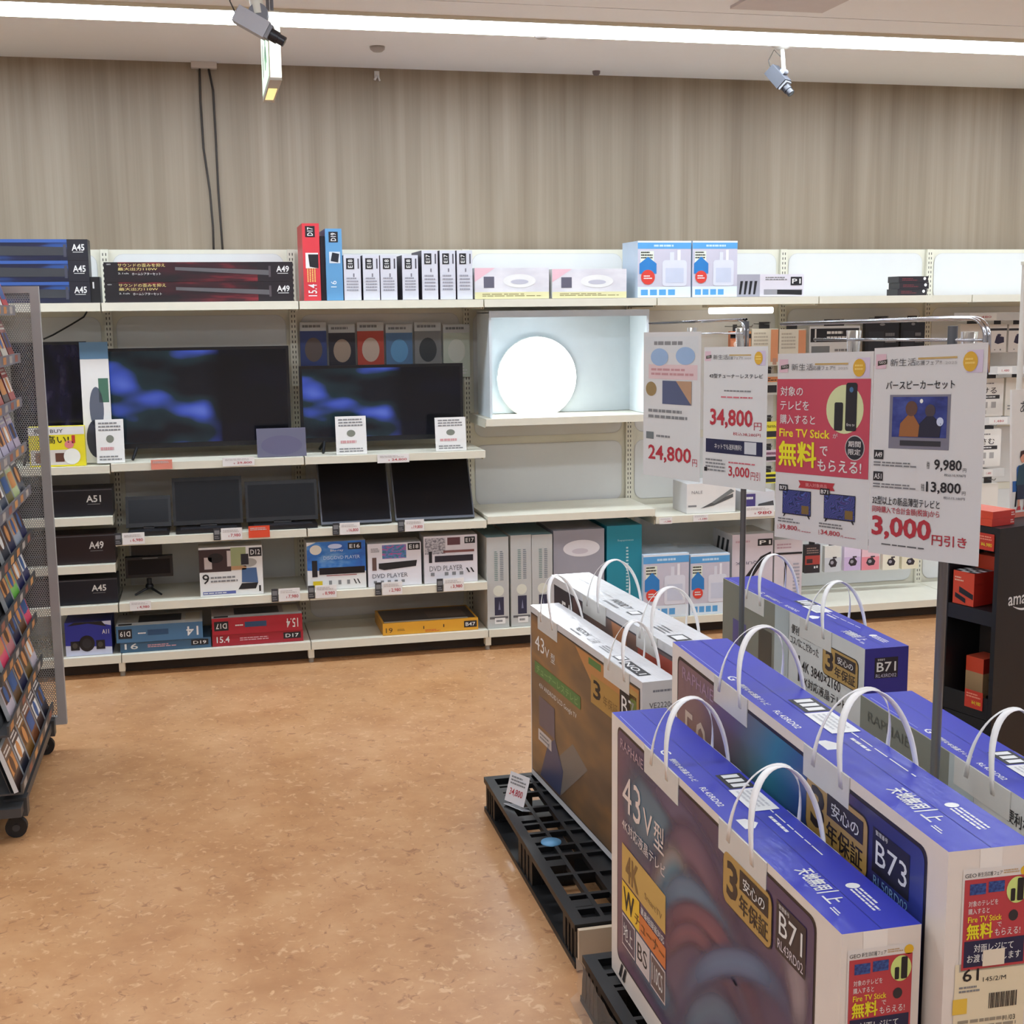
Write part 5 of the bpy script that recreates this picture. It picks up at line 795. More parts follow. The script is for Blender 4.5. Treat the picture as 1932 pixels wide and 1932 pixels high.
def header(F, W, H):
    F.rect(W*.02, H*.9, W*.12, H*.97, pk, 1); F.rect(W*.84, H*.87, W*.97, H*.97, C(206, 192, 210, .35, 0, .2), 1); F.poly([(W*.04, H*.915), (W*.13, H*.922), (W*.13, H*.944), (W*.04, H*.937)], C(52, 50, 40, .4), 2); F.text('GEO', W*.055, H*.925, W*.12, H*.937, PAPER, 3)
    F.text('新生活', W*.16, H*.91, W*.40, H*.945, gry, 2); F.text('応援フェア!!', W*.40, H*.91, W*.63, H*.932, gry, 2); F.text('2025', W*.66, H*.912, W*.76, H*.924, C(170, 168, 164), 2); F.rect(W*.42, H*.937, W*.76, H*.946, C(190, 160, 96, .5), 2); F.disc(W*.87, H*.92, W*.06, H*.045, C(214, 168, 50, .45), 3, 18); F.greek(W*.83, H*.905, W*.91, H*.94, 2, C(236, 206, 110), 4)
def fire(F, W, H):
    header(F, W, H); sub(F, W*.0, H*.36, W*.985, H*.865, hot, 1)
    F.text('対象の', W*.045, H*.775, W*.3, H*.825, PAPER, 3, .01); F.text('テレビを', W*.045, H*.70, W*.37, H*.75, PAPER, 3, .01); F.text('購入すると', W*.045, H*.625, W*.44, H*.675, PAPER, 3, .01); F.text('Fire TV Stick', W*.04, H*.555, W*.6, H*.6, C(236, 216, 50, .4), 3, .02); F.text('が', W*.63, H*.56, W*.68, H*.585, PAPER, 3)
    F.text('無料', W*.04, H*.40, W*.46, H*.53, C(232, 224, 40, .4), 3, .035); F.text('で', W*.50, H*.465, W*.58, H*.515, PAPER, 3, .02); F.text('もらえる!', W*.48, H*.385, W*.92, H*.445, PAPER, 3, .02)
    F.disc(W*.74, H*.71, W*.185, H*.125, C(206, 214, 160, .4), 2, 32); F.rrect(W*.75, H*.6, W*.86, H*.845, .006, INK, 3); F.rrect(W*.64, H*.6, W*.725, H*.745, .004, INK, 3); F.text('fire tv', W*.765, H*.625, W*.845, H*.64, PAPER, 4); F.disc(W*.805, H*.81, W*.02, H*.014, C(70, 110, 150), 4, 12)
    F.disc(W*.85, H*.515, W*.095, H*.065, C(196, 190, 186), 2); F.disc(W*.85, H*.515, W*.088, H*.06, C(34, 34, 42), 3); F.text('期間', W*.79, H*.52, W*.91, H*.55, PAPER, 4, .01); F.text('限定', W*.79, H*.48, W*.91, H*.51, PAPER, 4, .01)
    F.poly([(W*.27, H*.325), (W*.66, H*.325), (W*.64, H*.305), (W*.66, H*.285), (W*.27, H*.285), (W*.29, H*.305)], C(176, 50, 58, .4), 2); F.text('購入対象商品', W*.35, H*.295, W*.58, H*.315, C(226, 160, 160), 3)
    tvart = swirl('poster_tv_art', [(.2, (30, 40, 90)), (.45, (50, 90, 160)), (.6, (90, 110, 190)), (.8, (60, 50, 110))], (2, 2, 1), 1.1, .3, 1.5, 1.4)
    for a, cd_, pr in ((.09, 'B73', '39,800'), (.55, 'B71', '34,800')):
        F.rect(W*a, H*.135, W*(a+.32), H*.27, INK, 2); F.rect(W*(a+.005), H*.14, W*(a+.315), H*.266, tvart, 3); F.rect(W*(a+.22), H*.145, W*(a+.3), H*.19, C(120, 96, 50, .4), 4); badge(F, cd_, W*(a-.04), H*.26, W*(a+.06), H*.295, k=4); F.poly([(W*(a+.01), H*.12), (W*(a+.02), H*.12), (W*(a+.04), H*.136), (W*(a+.02), H*.136)], INK, 2); F.poly([(W*(a+.31), H*.12), (W*(a+.3), H*.12), (W*(a+.28), H*.136), (W*(a+.3), H*.136)], INK, 2)
        F.greek(W*(a-.05), H*.085, W*(a+.2), H*.115, 2, C(120, 120, 120), 2); F.text(pr, W*(a-.03), H*.045, W*(a+.17), H*.075, RED, 2, .015); F.text('円', W*(a+.18), H*.045, W*(a+.205), H*.058, RED, 2); F.greek(W*(a+.22), H*.045, W*(a+.36), H*.055, 1, C(190, 130, 135), 2); F.text('税込', W*(a-.055), H*.045, W*(a-.04), H*.072, RED, 2)
def bars(F, W, H):
    header(F, W, H); F.text('バースピーカーセット', W*.13, H*.80, W*.75, H*.84, INK, 2, .012)
    F.rect(W*.17, H*.52, W*.72, H*.775, C(122, 120, 132, .4), 1); night = blotch('night_scene_art', [(.3, (26, 32, 74)), (.5, (44, 56, 124)), (.7, (70, 84, 150))], 2.4, 9, .3); F.rect(W*.2, H*.575, W*.695, H*.765, night, 2)
    sk = C(96, 66, 54, .4); dk = C(30, 32, 52, .4); F.disc(W*.38, H*.71, W*.055, H*.036, sk, 3); F.poly([(W*.27, H*.578), (W*.46, H*.578), (W*.46, H*.63), (W*.40, H*.68), (W*.35, H*.68), (W*.28, H*.64)], C(150, 96, 50, .4), 3); F.disc(W*.55, H*.70, W*.045, H*.03, C(70, 60, 66, .4), 3); F.poly([(W*.45, H*.578), (W*.64, H*.578), (W*.65, H*.64), (W*.58, H*.675), (W*.52, H*.675), (W*.46, H*.64)], dk, 4); F.disc(W*.64, H*.65, W*.03, H*.02, C(196, 206, 226, .4), 4); F.disc(W*.47, H*.745, W*.015, H*.01, C(230, 230, 220), 4, 10)
    F.rect(W*.28, H*.535, W*.65, H*.56, C(46, 46, 52, .4), 2)
    for cd_, b, pr, tx in (('A49', .465, '9,980', '税込10,978円'), ('A51', .36, '13,800', '税込15,180円')):
        badge(F, cd_, W*.03, H*b, W*.125, H*(b+.045)); F.greek(W*.03, H*(b-.035), W*.45, H*(b-.008), 2, C(120, 120, 120), 2); F.text(pr, W*(.60 if cd_ == 'A49' else .535), H*(b-.045), W*.835, H*(b+.012), INK, 2, .02); F.text('円', W*.845, H*(b-.042), W*.875, H*(b-.025), INK, 2); F.text('税抜', W*(.535 if cd_ == 'A49' else .49), H*(b-.035), W*(.56 if cd_ == 'A49' else .52), H*(b+.0), INK, 2); F.text(tx, W*.69, H*(b-.066), W*.87, H*(b-.052), gry, 2)
    F.text('32型以上の新品薄型テレビと', W*.03, H*.245, W*.66, H*.285, INK, 2, .008); F.text('同時購入で合計金額(税抜)から', W*.03, H*.2, W*.66, H*.237, RED, 2, .008)
    F.text('3,000', W*.03, H*.075, W*.59, H*.19, RED, 2, .03); F.text('円引き', W*.6, H*.075, W*.9, H*.125, RED, 2, .02); F.greek(W*.13, H*.045, W*.7, H*.058, 1, C(90, 90, 90), 2, 5)
def tvp(F, W, H):
    header(F, W, H); F.text('43型チューナーレステレビ', W*.1, H*.78, W*.94, H*.81, INK, 2, .01); F.greek(W*.35, H*.68, W*.8, H*.7, 1, GREY, 2); F.greek(W*.3, H*.635, W*.82, H*.655, 1, C(200, 100, 110), 2); F.text('34,800', W*.12, H*.42, W*.8, H*.56, RED, 2, .025); F.text('円', W*.82, H*.42, W*.93, H*.475, RED, 2); F.text('税込38,280円', W*.5, H*.375, W*.92, H*.4, RED, 2)
    F.rect(W*.05, H*.24, W*.95, H*.34, NAVY, 1); F.text('ネットでも送料無料!', W*.2, H*.27, W*.64, H*.31, PAPER, 2); F.rect(W*.68, H*.25, W*.86, H*.335, C(196, 198, 200, .4), 2); F.greek(W*.05, H*.1, W*.38, H*.2, 4, GREY, 2); F.rect(W*.03, H*.1, W*.08, H*.13, INK, 3); F.text('3,000', W*.43, H*.07, W*.76, H*.155, RED, 2, .02); F.text('円引', W*.78, H*.07, W*.92, H*.13, RED, 2); F.greek(W*.43, H*.17, W*.92, H*.19, 1, C(200, 100, 110), 2)
def tva(F, W, H):
    F.rect(W*.04, H*.86, W*.96, H*.97, C(206, 208, 206, .4), 1); F.greek(W*.2, H*.9, W*.8, H*.95, 1, GREY, 2); F.disc(W*.3, H*.83, W*.16, H*.06, C(150, 176, 206, .4), 2); F.disc(W*.75, H*.84, W*.16, H*.06, C(150, 176, 206, .4), 2); F.rect(W*.1, H*.68, W*.95, H*.78, C(216, 190, 188, .4), 1); F.greek(W*.15, H*.7, W*.9, H*.76, 2, C(190, 140, 140), 2)
    F.disc(W*.15, H*.61, W*.1, H*.05, C(150, 126, 84, .4), 2); F.rect(W*.36, H*.51, W*.86, H*.67, C(84, 92, 120, .4), 2); F.poly([(W*.6, H*.67), (W*.86, H*.67), (W*.86, H*.51)], C(176, 140, 110, .4), 3); F.greek(W*.1, H*.4, W*.8, H*.48, 2, GREY, 2); F.rect(W*.06, H*.26, W*.2, H*.31, C(110, 116, 116, .4), 2); F.greek(W*.25, H*.27, W*.6, H*.3, 1, GREY, 2); F.text('24,800', W*.1, H*.1, W*.86, H*.22, RED, 2, .02); F.text('円', W*.88, H*.1, W*.96, H*.15, RED, 2)
def stand(base, ztop, r, label, rail_l, rail_r, dirv, zr, br):
    """slim floor pole with a bent top rail along dirv and a thin clip rod under it"""
    b = V(base); e = empty('poster_stand', b, label, 'sign stand'); d = V(dirv).normalized()
    mb = MB(); mb.lathe(b, (0, 0, 1), [(0, .012), (br-.01, .01), (br, .004), (br, 0), (0, 0)], C(60, 62, 66, .4), 28); build(mb, 'base_plate', e)
    mb = MB(); mb.cyl(b+V((0, 0, .008)), b+V((0, 0, ztop)), r, STEEL, n=16); build(mb, 'pole', e)
    mb = MB(); pts = [b+V((0, 0, zr))-d*rail_l+V((0, 0, -.10)), b+V((0, 0, zr))-d*rail_l]
    c = b+d*rail_r+V((0, 0, zr)); pts = [b-d*rail_l+V((0, 0, zr-.012)), b+V((0, 0, zr))] + [c+d*(.035*math.sin(t))+V((0, 0, -.035*(1-math.cos(t)))) for t in [i*math.pi/16 for i in range(9)]] + [c+d*.035+V((0, 0, -.10))]
    mb.tube(pts, .0045, CHROME); off = d.cross(V((0, 0, 1)))*.011; mb.tube([p+off for p in pts], .0035, CHROME); build(mb, 'bent_rail', e)
    mb = MB(); mb.tube([b-d*rail_l*.8+V((0, 0, zr-.045)), c+d*.03+V((0, 0, -.04))], .003, CHROME); build(mb, 'clip_rod', e)
    for q in (-rail_l*.55, rail_r*.8):
        mb = MB(); k = b+d*q+V((0, 0, zr-.07)); mb.cyl(k-V((0, 0, .012)), k+V((0, 0, .045)), .012, acr, .016, 12); build(mb, 'clip', e)
    return e
a = math.radians(17); near = V((math.sin(a), -math.cos(a), 0)); n_ = near.cross(V((0, 0, 1)))
pp = atY(1770, 1300, 2.245); stand((pp.x, pp.y, .1205), 1.51, .0095, 'grey floor pole carrying the red sale poster and the bar speaker poster', .47, .05, near, 1.5245, .07)
o = V((1.38, 2.2, 1.3)) + n_*0.0
poster(o-near*.488+V((0, 0, -.14)), near, .283, .408, 'red and white sale poster with yellow kanji, left of the front pair of posters', fire, lift=.012)
poster(o-near*.203+V((0, 0, -.132)), near, .278, .418, 'white poster with a night picture and big red 3,000, right of the front pair', bars, lift=.016)
pp = atY(1400, 1100, 3.57); stand((pp.x, pp.y, .1205), 1.51, .0085, 'thin grey floor pole standing behind the white cartons, carrying two white posters', .46, -.03, near, 1.5145, .1)
o = V((1.548, 3.4, 1.13))
poster(o-near*.285+V((0, 0, .012)), near, .283, .412, 'white poster with red price beside the red sale poster, right one on the rear pole', tvp, lift=.008)
poster(o-near*.59+V((0, 0, .01)), near, .29, .455, 'white poster with a small dark picture, leftmost of the four hanging posters', tva, lift=.005)
# ================================================================== BLACK DISPLAY STAND (right)
a = math.radians(16.5); M = Matrix.Translation((2.037, 3.0, 0)) @ Matrix.Rotation(a, 4, 'Z')       # x: along the front, y: into depth
e = empty('display_stand', (2.037, 3.0, 0), 'black cardboard display stand with white lettering at the right picture edge', 'display stand')
sb = C(24, 24, 26, .4); zt = 1.083; R33 = M.to_3x3()
mb = MB(); mb.box((0, 0, 0), (.5, .014, zt), sb, M); F = Fr(mb, M @ V((0, 0, 0)), R33 @ V((1, 0, 0)), (0, 0, 1)); F.text('amazon', .045, .868, .18, .893, WHITE, 1, .01)
pts = [(.065+.085*i/12, .864-.014*math.sin(math.pi*i/12)) for i in range(13)]; F.poly(pts+[(x, y+.005*math.sin(math.pi*i/12)+.0012) for i, (x, y) in reversed(list(enumerate(pts)))], WHITE, 1); build(mb, 'lettered_side_panel', e)
mb = MB(); mb.box((.145, .0145, 0), (.5, .164, zt-.0205), sb, M); build(mb, 'body', e)
mb = MB(); mb.box((0, .1645, 0), (.5, .178, zt), sb, M); build(mb, 'far_side_panel', e)
mb = MB(); mb.box((.135, .0145, .56), (.1445, .164, zt-.0205), C(74, 66, 62, .5), M); build(mb, 'inner_board', e)
for z, t in ((.853, .04), (.55, .55), (zt, .02)):
    mb = MB(); mb.box((.001, .0145, z-t), (.1345 if z < 1 else .5, .164, z), sb, M); build(mb, 'shelf', e)
mb = MB(); mb.box((.0, .0145, .552), (.004, .164, .612), sb, M); build(mb, 'shelf_lip', e)
def fbox(a0, y0, z, sx, sy, sz, label, deco, M=M, group='orange streaming stick boxes on the black stand'):
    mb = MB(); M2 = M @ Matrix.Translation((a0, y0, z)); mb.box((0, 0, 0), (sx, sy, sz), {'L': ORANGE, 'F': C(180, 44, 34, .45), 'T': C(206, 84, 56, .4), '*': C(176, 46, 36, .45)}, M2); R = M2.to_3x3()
    deco(dict(L=Fr(mb, M2 @ V((0, sy, 0)), R @ V((0, -1, 0)), R @ V((0, 0, 1))), F=Fr(mb, M2 @ V((0, 0, 0)), R @ V((1, 0, 0)), R @ V((0, 0, 1))), T=Fr(mb, M2 @ V((0, 0, sz)), R @ V((1, 0, 0)), R @ V((0, 1, 0)))), sx, sy, sz); build(mb, 'streaming_stick_box', None, label, 'box', group)
def fdeco(f, sx, sy, sz):
    L = f['L']; L.poly([(sy*.3, sz*.36), (sy*.97, sz*.2), (sy*.97, sz*.36), (sy*.3, sz*.54)], INK, 1); L.poly([(sy*.12, sz*.2), (sy*.62, sz*.06), (sy*.62, sz*.2), (sy*.12, sz*.34)], INK, 2); L.greek(sy*.08, sz*.68, sy*.5, sz*.85, 2, C(236, 190, 160), 1)
    T = f['T']
    for i in range(6):
        for j in range(3): T.rect(sx*i/6, sy*j/3, sx*(i+1)/6, sy*(j+1)/3, (WHITE if i < 4 else C(120, 120, 120)) if (i+j) % 2 else INK, 1)
fbox(.006, .082, .8545, .078, .072, .092, 'orange box picturing two black remotes on the upper inside shelf of the black stand', fdeco)
fbox(.088, .03, .8545, .042, .12, .13, 'taller red box tucked behind the remote picture box inside the black stand', lambda f, a, b, c: None)
for k, nm in enumerate(('lower', 'upper')): fbox(.003+.002*k, .03, zt+.001+.0202*k, .088, .12, .0198, '%s of two flat orange boxes on top of the black stand' % nm, lambda f, a, b, c: f['F'].greek(a*.82, c*.2, a*.98, c*.8, 2, C(230, 200, 190), 1))
def tdeco(f, sx, sy, sz): F = f['F']; F.rect(0, 0, sx, sz*.72, C(196, 160, 116, .45), 1); F.rect(sx*.2, sz*.05, sx*.36, sz*.3, C(60, 46, 40, .4), 2); F.rect(sx*.5, sz*.05, sx*.7, sz*.45, C(40, 36, 36, .4), 2); F.greek(sx*.3, sz*.55, sx*.9, sz*.62, 1, C(150, 110, 80), 2); L = f['L']; L.rect(0, 0, sy, sz*.72, C(180, 146, 104, .45), 1)
fbox(.05, .075, .5515, .07, .06, .15, 'orange and tan upright box on the lower inside shelf of the black stand', tdeco)
def stag(y0, z0, W, H, t, label):
    mb = MB(); M3 = M @ Matrix.Translation((-.003, y0+W, z0)) @ Matrix.Rotation(math.radians(-90), 4, 'Z'); mb.box((0, 0, 0), (W, .002, H), C(200, 58, 40, .4), M3); R = M3.to_3x3(); F = Fr(mb, M3 @ V((0, 0, 0)), R @ V((1, 0, 0)), R @ V((0, 0, 1))); F.text(t, W*.4, H*.2, W*.92, H*.45, YEL, 1); F.greek(W*.1, H*.58, W*.9, H*.88, 2, C(236, 150, 120), 1); build(mb, 'price_tag', None, label, 'price tag')
stag(.03, .575, .06, .05, '¥4,980', 'red and yellow price tag on the lower shelf lip of the black stand'); stag(.016, 1.02, .07, .045, '¥6,980', 'red and yellow price tag under the flat orange boxes')
# white picture board standing on the stand
mb = MB(); M3 = M @ Matrix.Translation((.165, .1, zt+.001)) @ Matrix.Rotation(math.radians(-3), 4, 'X'); bw_, bh = .30, .355; mb.box((0, 0, 0), (bw_, .006, bh), C(226, 222, 212, .45), M3); R = M3.to_3x3(); F = Fr(mb, M3 @ V((0, 0, 0)), R @ V((1, 0, 0)), R @ V((0, 0, 1)))
skin = C(214, 150, 120, .5); jac = C(38, 70, 84, .5); sofa = C(44, 96, 160, .5); shoe = C(190, 60, 60, .5)
F.text('あ', .034, .29, .066, .322, INK, 1); F.rect(.004, .072, .28, .102, sofa, 1); F.rrect(.02, .09, .27, .145, .012, sofa, 2)
for q in (.012, .26): F.poly([(q, .03), (q+.007, .03), (q+.014, .073), (q+.006, .073)], INK, 1)
for s, jc in ((.016, jac), (.12, C(120, 60, 66, .5))):
    F.poly([(s, .088), (s+.055, .088), (s+.055, .136), (s+.036, .15), (s+.012, .142)], jc, 3); F.disc(s+.03, .166, .011, .015, skin, 3, 16); F.poly([(s+.017, .164), (s+.02, .184), (s+.036, .186), (s+.04, .174), (s+.028, .175)], C(60, 30, 28, .5), 4); F.poly([(s+.004, .05), (s+.046, .05), (s+.055, .09), (s+.004, .09)], C(36, 44, 64, .5), 4)
    for q in (.008, .034): F.rect(s+q, .03, s+q+.009, .052, skin, 3); F.poly([(s+q-.006, .02), (s+q+.012, .02), (s+q+.01, .032), (s+q, .03)], shoe, 4)
F.rect(.01, .0, .2, .014, C(206, 120, 100, .5), 1); build(mb, 'picture_board', None, 'white board with drawn people on a blue sofa standing on the black stand', 'sign')
p3 = atY(1928, 620, 3.6); mb = MB(); mb.cyl((p3.x, 3.6, 0), (p3.x, 3.6, 1.79), .0085, C(214, 208, 196, .4), n=14); mb.lathe((p3.x, 3.6, 0), (0, 0, 1), [(0, .012), (.12, .01), (.13, 0)], CREAM, 24); mb.cyl((p3.x, 3.6, 1.79), (p3.x, 3.6, 1.80), .012, CREAM); build(mb, 'sign_pole', None, 'white upright pole behind the picture board at the right edge', 'pole')
# ================================================================== LEFT RACK
YB = 5.12; rx = atY(127, 1365, YB).x; zt_ = atY(75, 540, YB).z; zb_ = atY(120, 1365, YB).z
e = empty('wheeled_rack', (-.85, 4.65, 0), 'grey wheeled rack of slanted pockets at the left edge, perforated end panel', 'rack')
met = C(168, 166, 163, .45, .1); dkm = C(70, 70, 70, .45, .2)
fx = rx-.032; bx = rx-.46
mb = MB(); mb.box((fx, YB-.012, zb_), (rx, YB+.02, zt_), met); mb.box((bx, YB-.012, zb_), (bx+.032, YB+.02, zt_), met); mb.box((bx+.032, YB-.012, zt_-.025), (fx, YB+.02, zt_), met); mb.box((bx+.032, YB-.012, zb_), (fx, YB+.02, zb_+.03), met); build(mb, 'end_frame', e)
perf = new('perforated_steel', .4); N, L, p = nodes(perf); p.inputs['Base Color'].default_value = lin((160, 160, 156)); p.inputs['Metallic'].default_value = .2
v = coords(N, L, 'Object', (1, 1, 1)); sp = N.new('ShaderNodeSeparateXYZ'); L.new(v, sp.inputs[0])
def mth(op, a, b=None):
    m = N.new('ShaderNodeMath'); m.operation = op
    for i, x in enumerate((a, b)):
        if x is None: continue
        if isinstance(x, (int, float)): m.inputs[i].default_value = x
        else: L.new(x, m.inputs[i])
    return m.outputs[0]
PX, PZ = .0085, .0147
def holes(ox, oz):
    a_ = mth('SUBTRACT', mth('FRACT', mth('ADD', mth('DIVIDE', sp.outputs[0], PX), 100+ox)), .5); b_ = mth('SUBTRACT', mth('FRACT', mth('ADD', mth('DIVIDE', sp.outputs[2], PZ), 100+oz)), .5)
    return mth('LESS_THAN', mth('ADD', mth('POWER', mth('MULTIPLY', a_, PX), 2), mth('POWER', mth('MULTIPLY', b_, PZ), 2)), .0029**2)
hm = mth('MAXIMUM', holes(0, 0), holes(.5, .5)); tr = N.new('ShaderNodeBsdfTransparent'); ms = N.new('ShaderNodeMixShader'); L.new(hm, ms.inputs[0]); L.new(p.outputs[0], ms.inputs[1]); L.new(tr.outputs[0], ms.inputs[2]); L.new(ms.outputs[0], N['Material Output'].inputs[0])
mb = MB(); mb.face([(bx+.03, YB+.004, zb_+.02), (fx+.004, YB+.004, zb_+.02), (fx+.004, YB+.004, zt_-.02), (bx+.03, YB+.004, zt_-.02)], perf); build(mb, 'perforated_panel', e)
mb = MB(); mb.box((bx, 4.18, zb_), (bx+.02, YB-.012, zt_-.05), dkm); build(mb, 'back_sheet', e)
ZS = [atY(px, py, 5.06).z for px, py in ((25, 595), (34, 684), (38, 767), (45, 852), (55, 933), (57, 1017), (63, 1096), (65, 1175), (75, 1254), (98, 1344))]
xf = [-.652, -.645, -.65, -.645, -.64, -.645, -.645, -.65, -.64, -.612]
tagc = [C(190, 130, 76, .5), C(170, 160, 150, .5), C(150, 90, 70, .5), C(206, 150, 90, .5)]
for k, z in enumerate(ZS):
    mb = MB(); xk = xf[k]; mb.box((xk-.006, 4.18, z), (xk, 5.085, z+.035), dkm if k > 4 else C(120, 116, 120, .35)); mb.box((xk-.10, 4.18, z), (xk-.006, 5.085, z+.006), dkm); mb.box((0, 0, 0), (.002, .905, .125), dkm, Matrix.Translation((xk-.038, 4.18, z+.006)) @ Matrix.Rotation(math.radians(-17), 4, 'Y'))
    F = Fr(mb, (xk, 4.18, z), (0, 1, 0), (0, 0, 1))
    for q in range(6): F.rect(.03+.145*q, .006, .10+.145*q, .03, tagc[(q+k) % 4], 1)
    build(mb, 'pocket_shelf', e)
for yy in (4.27, 5.16-.0):
    for xx in (-.632, bx+.06):
        y2 = min(yy, YB-.03) if yy > 5 else yy; c_ = build(MB().box((xx-.05, y2-.025, .075), (xx+.02, y2+.025, zb_+.03), dkm), 'caster_bracket', e)
        mb = MB(); mb.cyl((xx-.02, y2-.012, .034), (xx-.02, y2+.012, .034), .034, C(24, 24, 26, .5), n=24); mb.cyl((xx-.02, y2-.016, .034), (xx-.02, y2+.016, .034), .012, C(60, 60, 62, .4), n=14); build(mb, 'wheel', c_)
mb = MB(); mb.box((bx, 4.18, zb_-.01), (-.622, YB-.012, zb_+.02), dkm); build(mb, 'floor_frame', e)
ordn = ('top', 'second', 'third', 'fourth', 'fifth', 'sixth', 'seventh', 'eighth', 'ninth', 'tenth')
pal = [[((196, 60, 56), 'red'), ((226, 222, 214), 'white'), ((190, 70, 60), 'red'), ((214, 200, 190), 'pale')], [((150, 60, 58), 'dark red'), ((206, 196, 180), 'cream'), ((120, 60, 60), 'maroon'), ((200, 190, 176), 'cream')], [((176, 66, 54), 'red'), ((60, 44, 40), 'dark brown'), ((180, 80, 66), 'red'), ((190, 180, 160), 'cream')], [((196, 176, 188), 'pale pink'), ((176, 160, 180), 'pale violet'), ((190, 180, 196), 'pale violet'), ((200, 190, 196), 'pale pink')],
       [((34, 42, 62), 'navy'), ((190, 200, 140), 'pale green'), ((120, 110, 60), 'olive'), ((50, 60, 80), 'navy')], [((34, 34, 80), 'navy'), ((160, 166, 176), 'grey'), ((40, 40, 70), 'navy'), ((60, 60, 66), 'charcoal')], [((36, 38, 84), 'navy'), ((40, 40, 80), 'navy'), ((120, 190, 80), 'bright green'), ((40, 50, 70), 'navy')], [((240, 80, 110), 'bright pink'), ((100, 66, 40), 'brown'), ((44, 40, 66), 'navy'), ((206, 130, 130), 'rose')], [((206, 190, 194), 'pale pink'), ((110, 84, 40), 'brown'), ((42, 42, 70), 'navy'), ((110, 80, 50), 'brown')], [((36, 38, 50), 'navy'), ((70, 50, 44), 'brown'), ((120, 70, 40), 'brown'), ((130, 90, 40), 'tan')]]
for k, z in enumerate(ZS):
    for q in range(4 if k < 7 else (5 if k < 9 else 6)):
        (col, cn) = pal[k][q % 4]; yy = 5.0-.152*q; hh = .15; M4 = Matrix.Translation((xf[k]-.012, yy, z+.0115)) @ Matrix.Rotation(math.radians(-17), 4, 'Y'); mb = MB(); cov = C(*col, .3, 0, .3); edge = C(206, 206, 204, .4)
        mb.box((-.014, -.066, 0), (0, .066, hh), {'R': cov, '*': edge if k > 3 else C(*[int(x*.8) for x in col], .4)}, M4); R = M4.to_3x3(); F = Fr(mb, M4 @ V((0, -.066, 0)), R @ V((0, 1, 0)), R @ V((0, 0, 1)))
        rn = random.Random(k*9+q); alt = [C(206, 140, 80, .4), C(226, 220, 210, .4), C(90, 60, 40, .4), C(60, 90, 140, .4)]
        F.rect(.012, hh*.32, .12, hh*.68, alt[rn.randrange(4)], 1); F.greek(.012, hh*.74, .12, hh*.92, 2, alt[1], 1); F.disc(.06, hh*.5, .028, .03, alt[rn.randrange(4)], 2, 14)
        build(mb, 'disc_case' if k > 3 else 'thin_book', None, '%s %s, %s pocket row of the left rack, %s from far end' % (cn, 'disc case' if k > 3 else 'thin book', ordn[k].replace('top', 'first'), ('first', 'second', 'third', 'fourth', 'fifth', 'sixth')[q]), 'disc case' if k > 3 else 'book', 'covers in the pockets of the left rack')
# ================================================================== CEILING THINGS
g1 = C(112, 113, 118, .45, .2)
def onc(px, py): return atZ(px, py, CEIL)
# exit sign hanging edge on
c_ = atY(520, 170, 4.4); e = empty('exit_sign', (c_.x, 4.4, 2.42), 'hanging exit sign seen edge on, glowing pale green at its side', 'sign')
zlo, zhi = atY(512, 151, 4.4).z, atY(512, 20, 4.4).z; xs0, xs1 = atY(508, 120, 4.4).x, atY(531, 120, 4.4).x
mb = MB(); shell = C(190, 184, 170, .4); mb.box((xs0, 4.4, zlo), (xs1, 4.86, zhi), shell); W = xs1-xs0; H = zhi-zlo
f = Fr(mb, (xs0, 4.86, zlo), (1, 0, 0), (0, -1, 0)); f.rect(W*.1, .06, W*.85, .30, emis('emergency_lens', (250, 226, 120), .9), 1); build(mb, 'housing', e)
mb = MB(); f = Fr(mb, (xs0, 4.4, zlo), (1, 0, 0), (0, 0, 1), .001); f.rect(W*.06, H*.04, W*.98, H*.98, emis('sign_edge_glow', (255, 255, 244), 1.6), 1); build(mb, 'edge_light', e)
mb = MB(); f = Fr(mb, (xs0, 4.86, zlo), (0, -1, 0), (0, 0, 1), .001); ge = emis('exit_face_glow', (176, 226, 180), 1.0); f.rect(.012, H*.08, .448, H*.97, ge, 1); gm = C(30, 120, 70, .4); f.disc(.28, H*.74, .022, .022, gm, 2, 14); f.poly([(.24, H*.3), (.27, H*.3), (.29, H*.5), (.31, H*.36), (.34, H*.36), (.31, H*.62), (.26, H*.66), (.21, H*.5), (.22, H*.46), (.255, H*.56)], gm, 2); f.rect(.09, H*.28, .17, H*.82, WHITE, 2); build(mb, 'lit_face', e)
for yy in (4.48, 4.70):
    mb = MB(); mb.cyl(((xs0+xs1)/2, yy, zhi), ((xs0+xs1)/2, yy, CEIL), .006, g1); build(mb, 'hanging_rod', e)
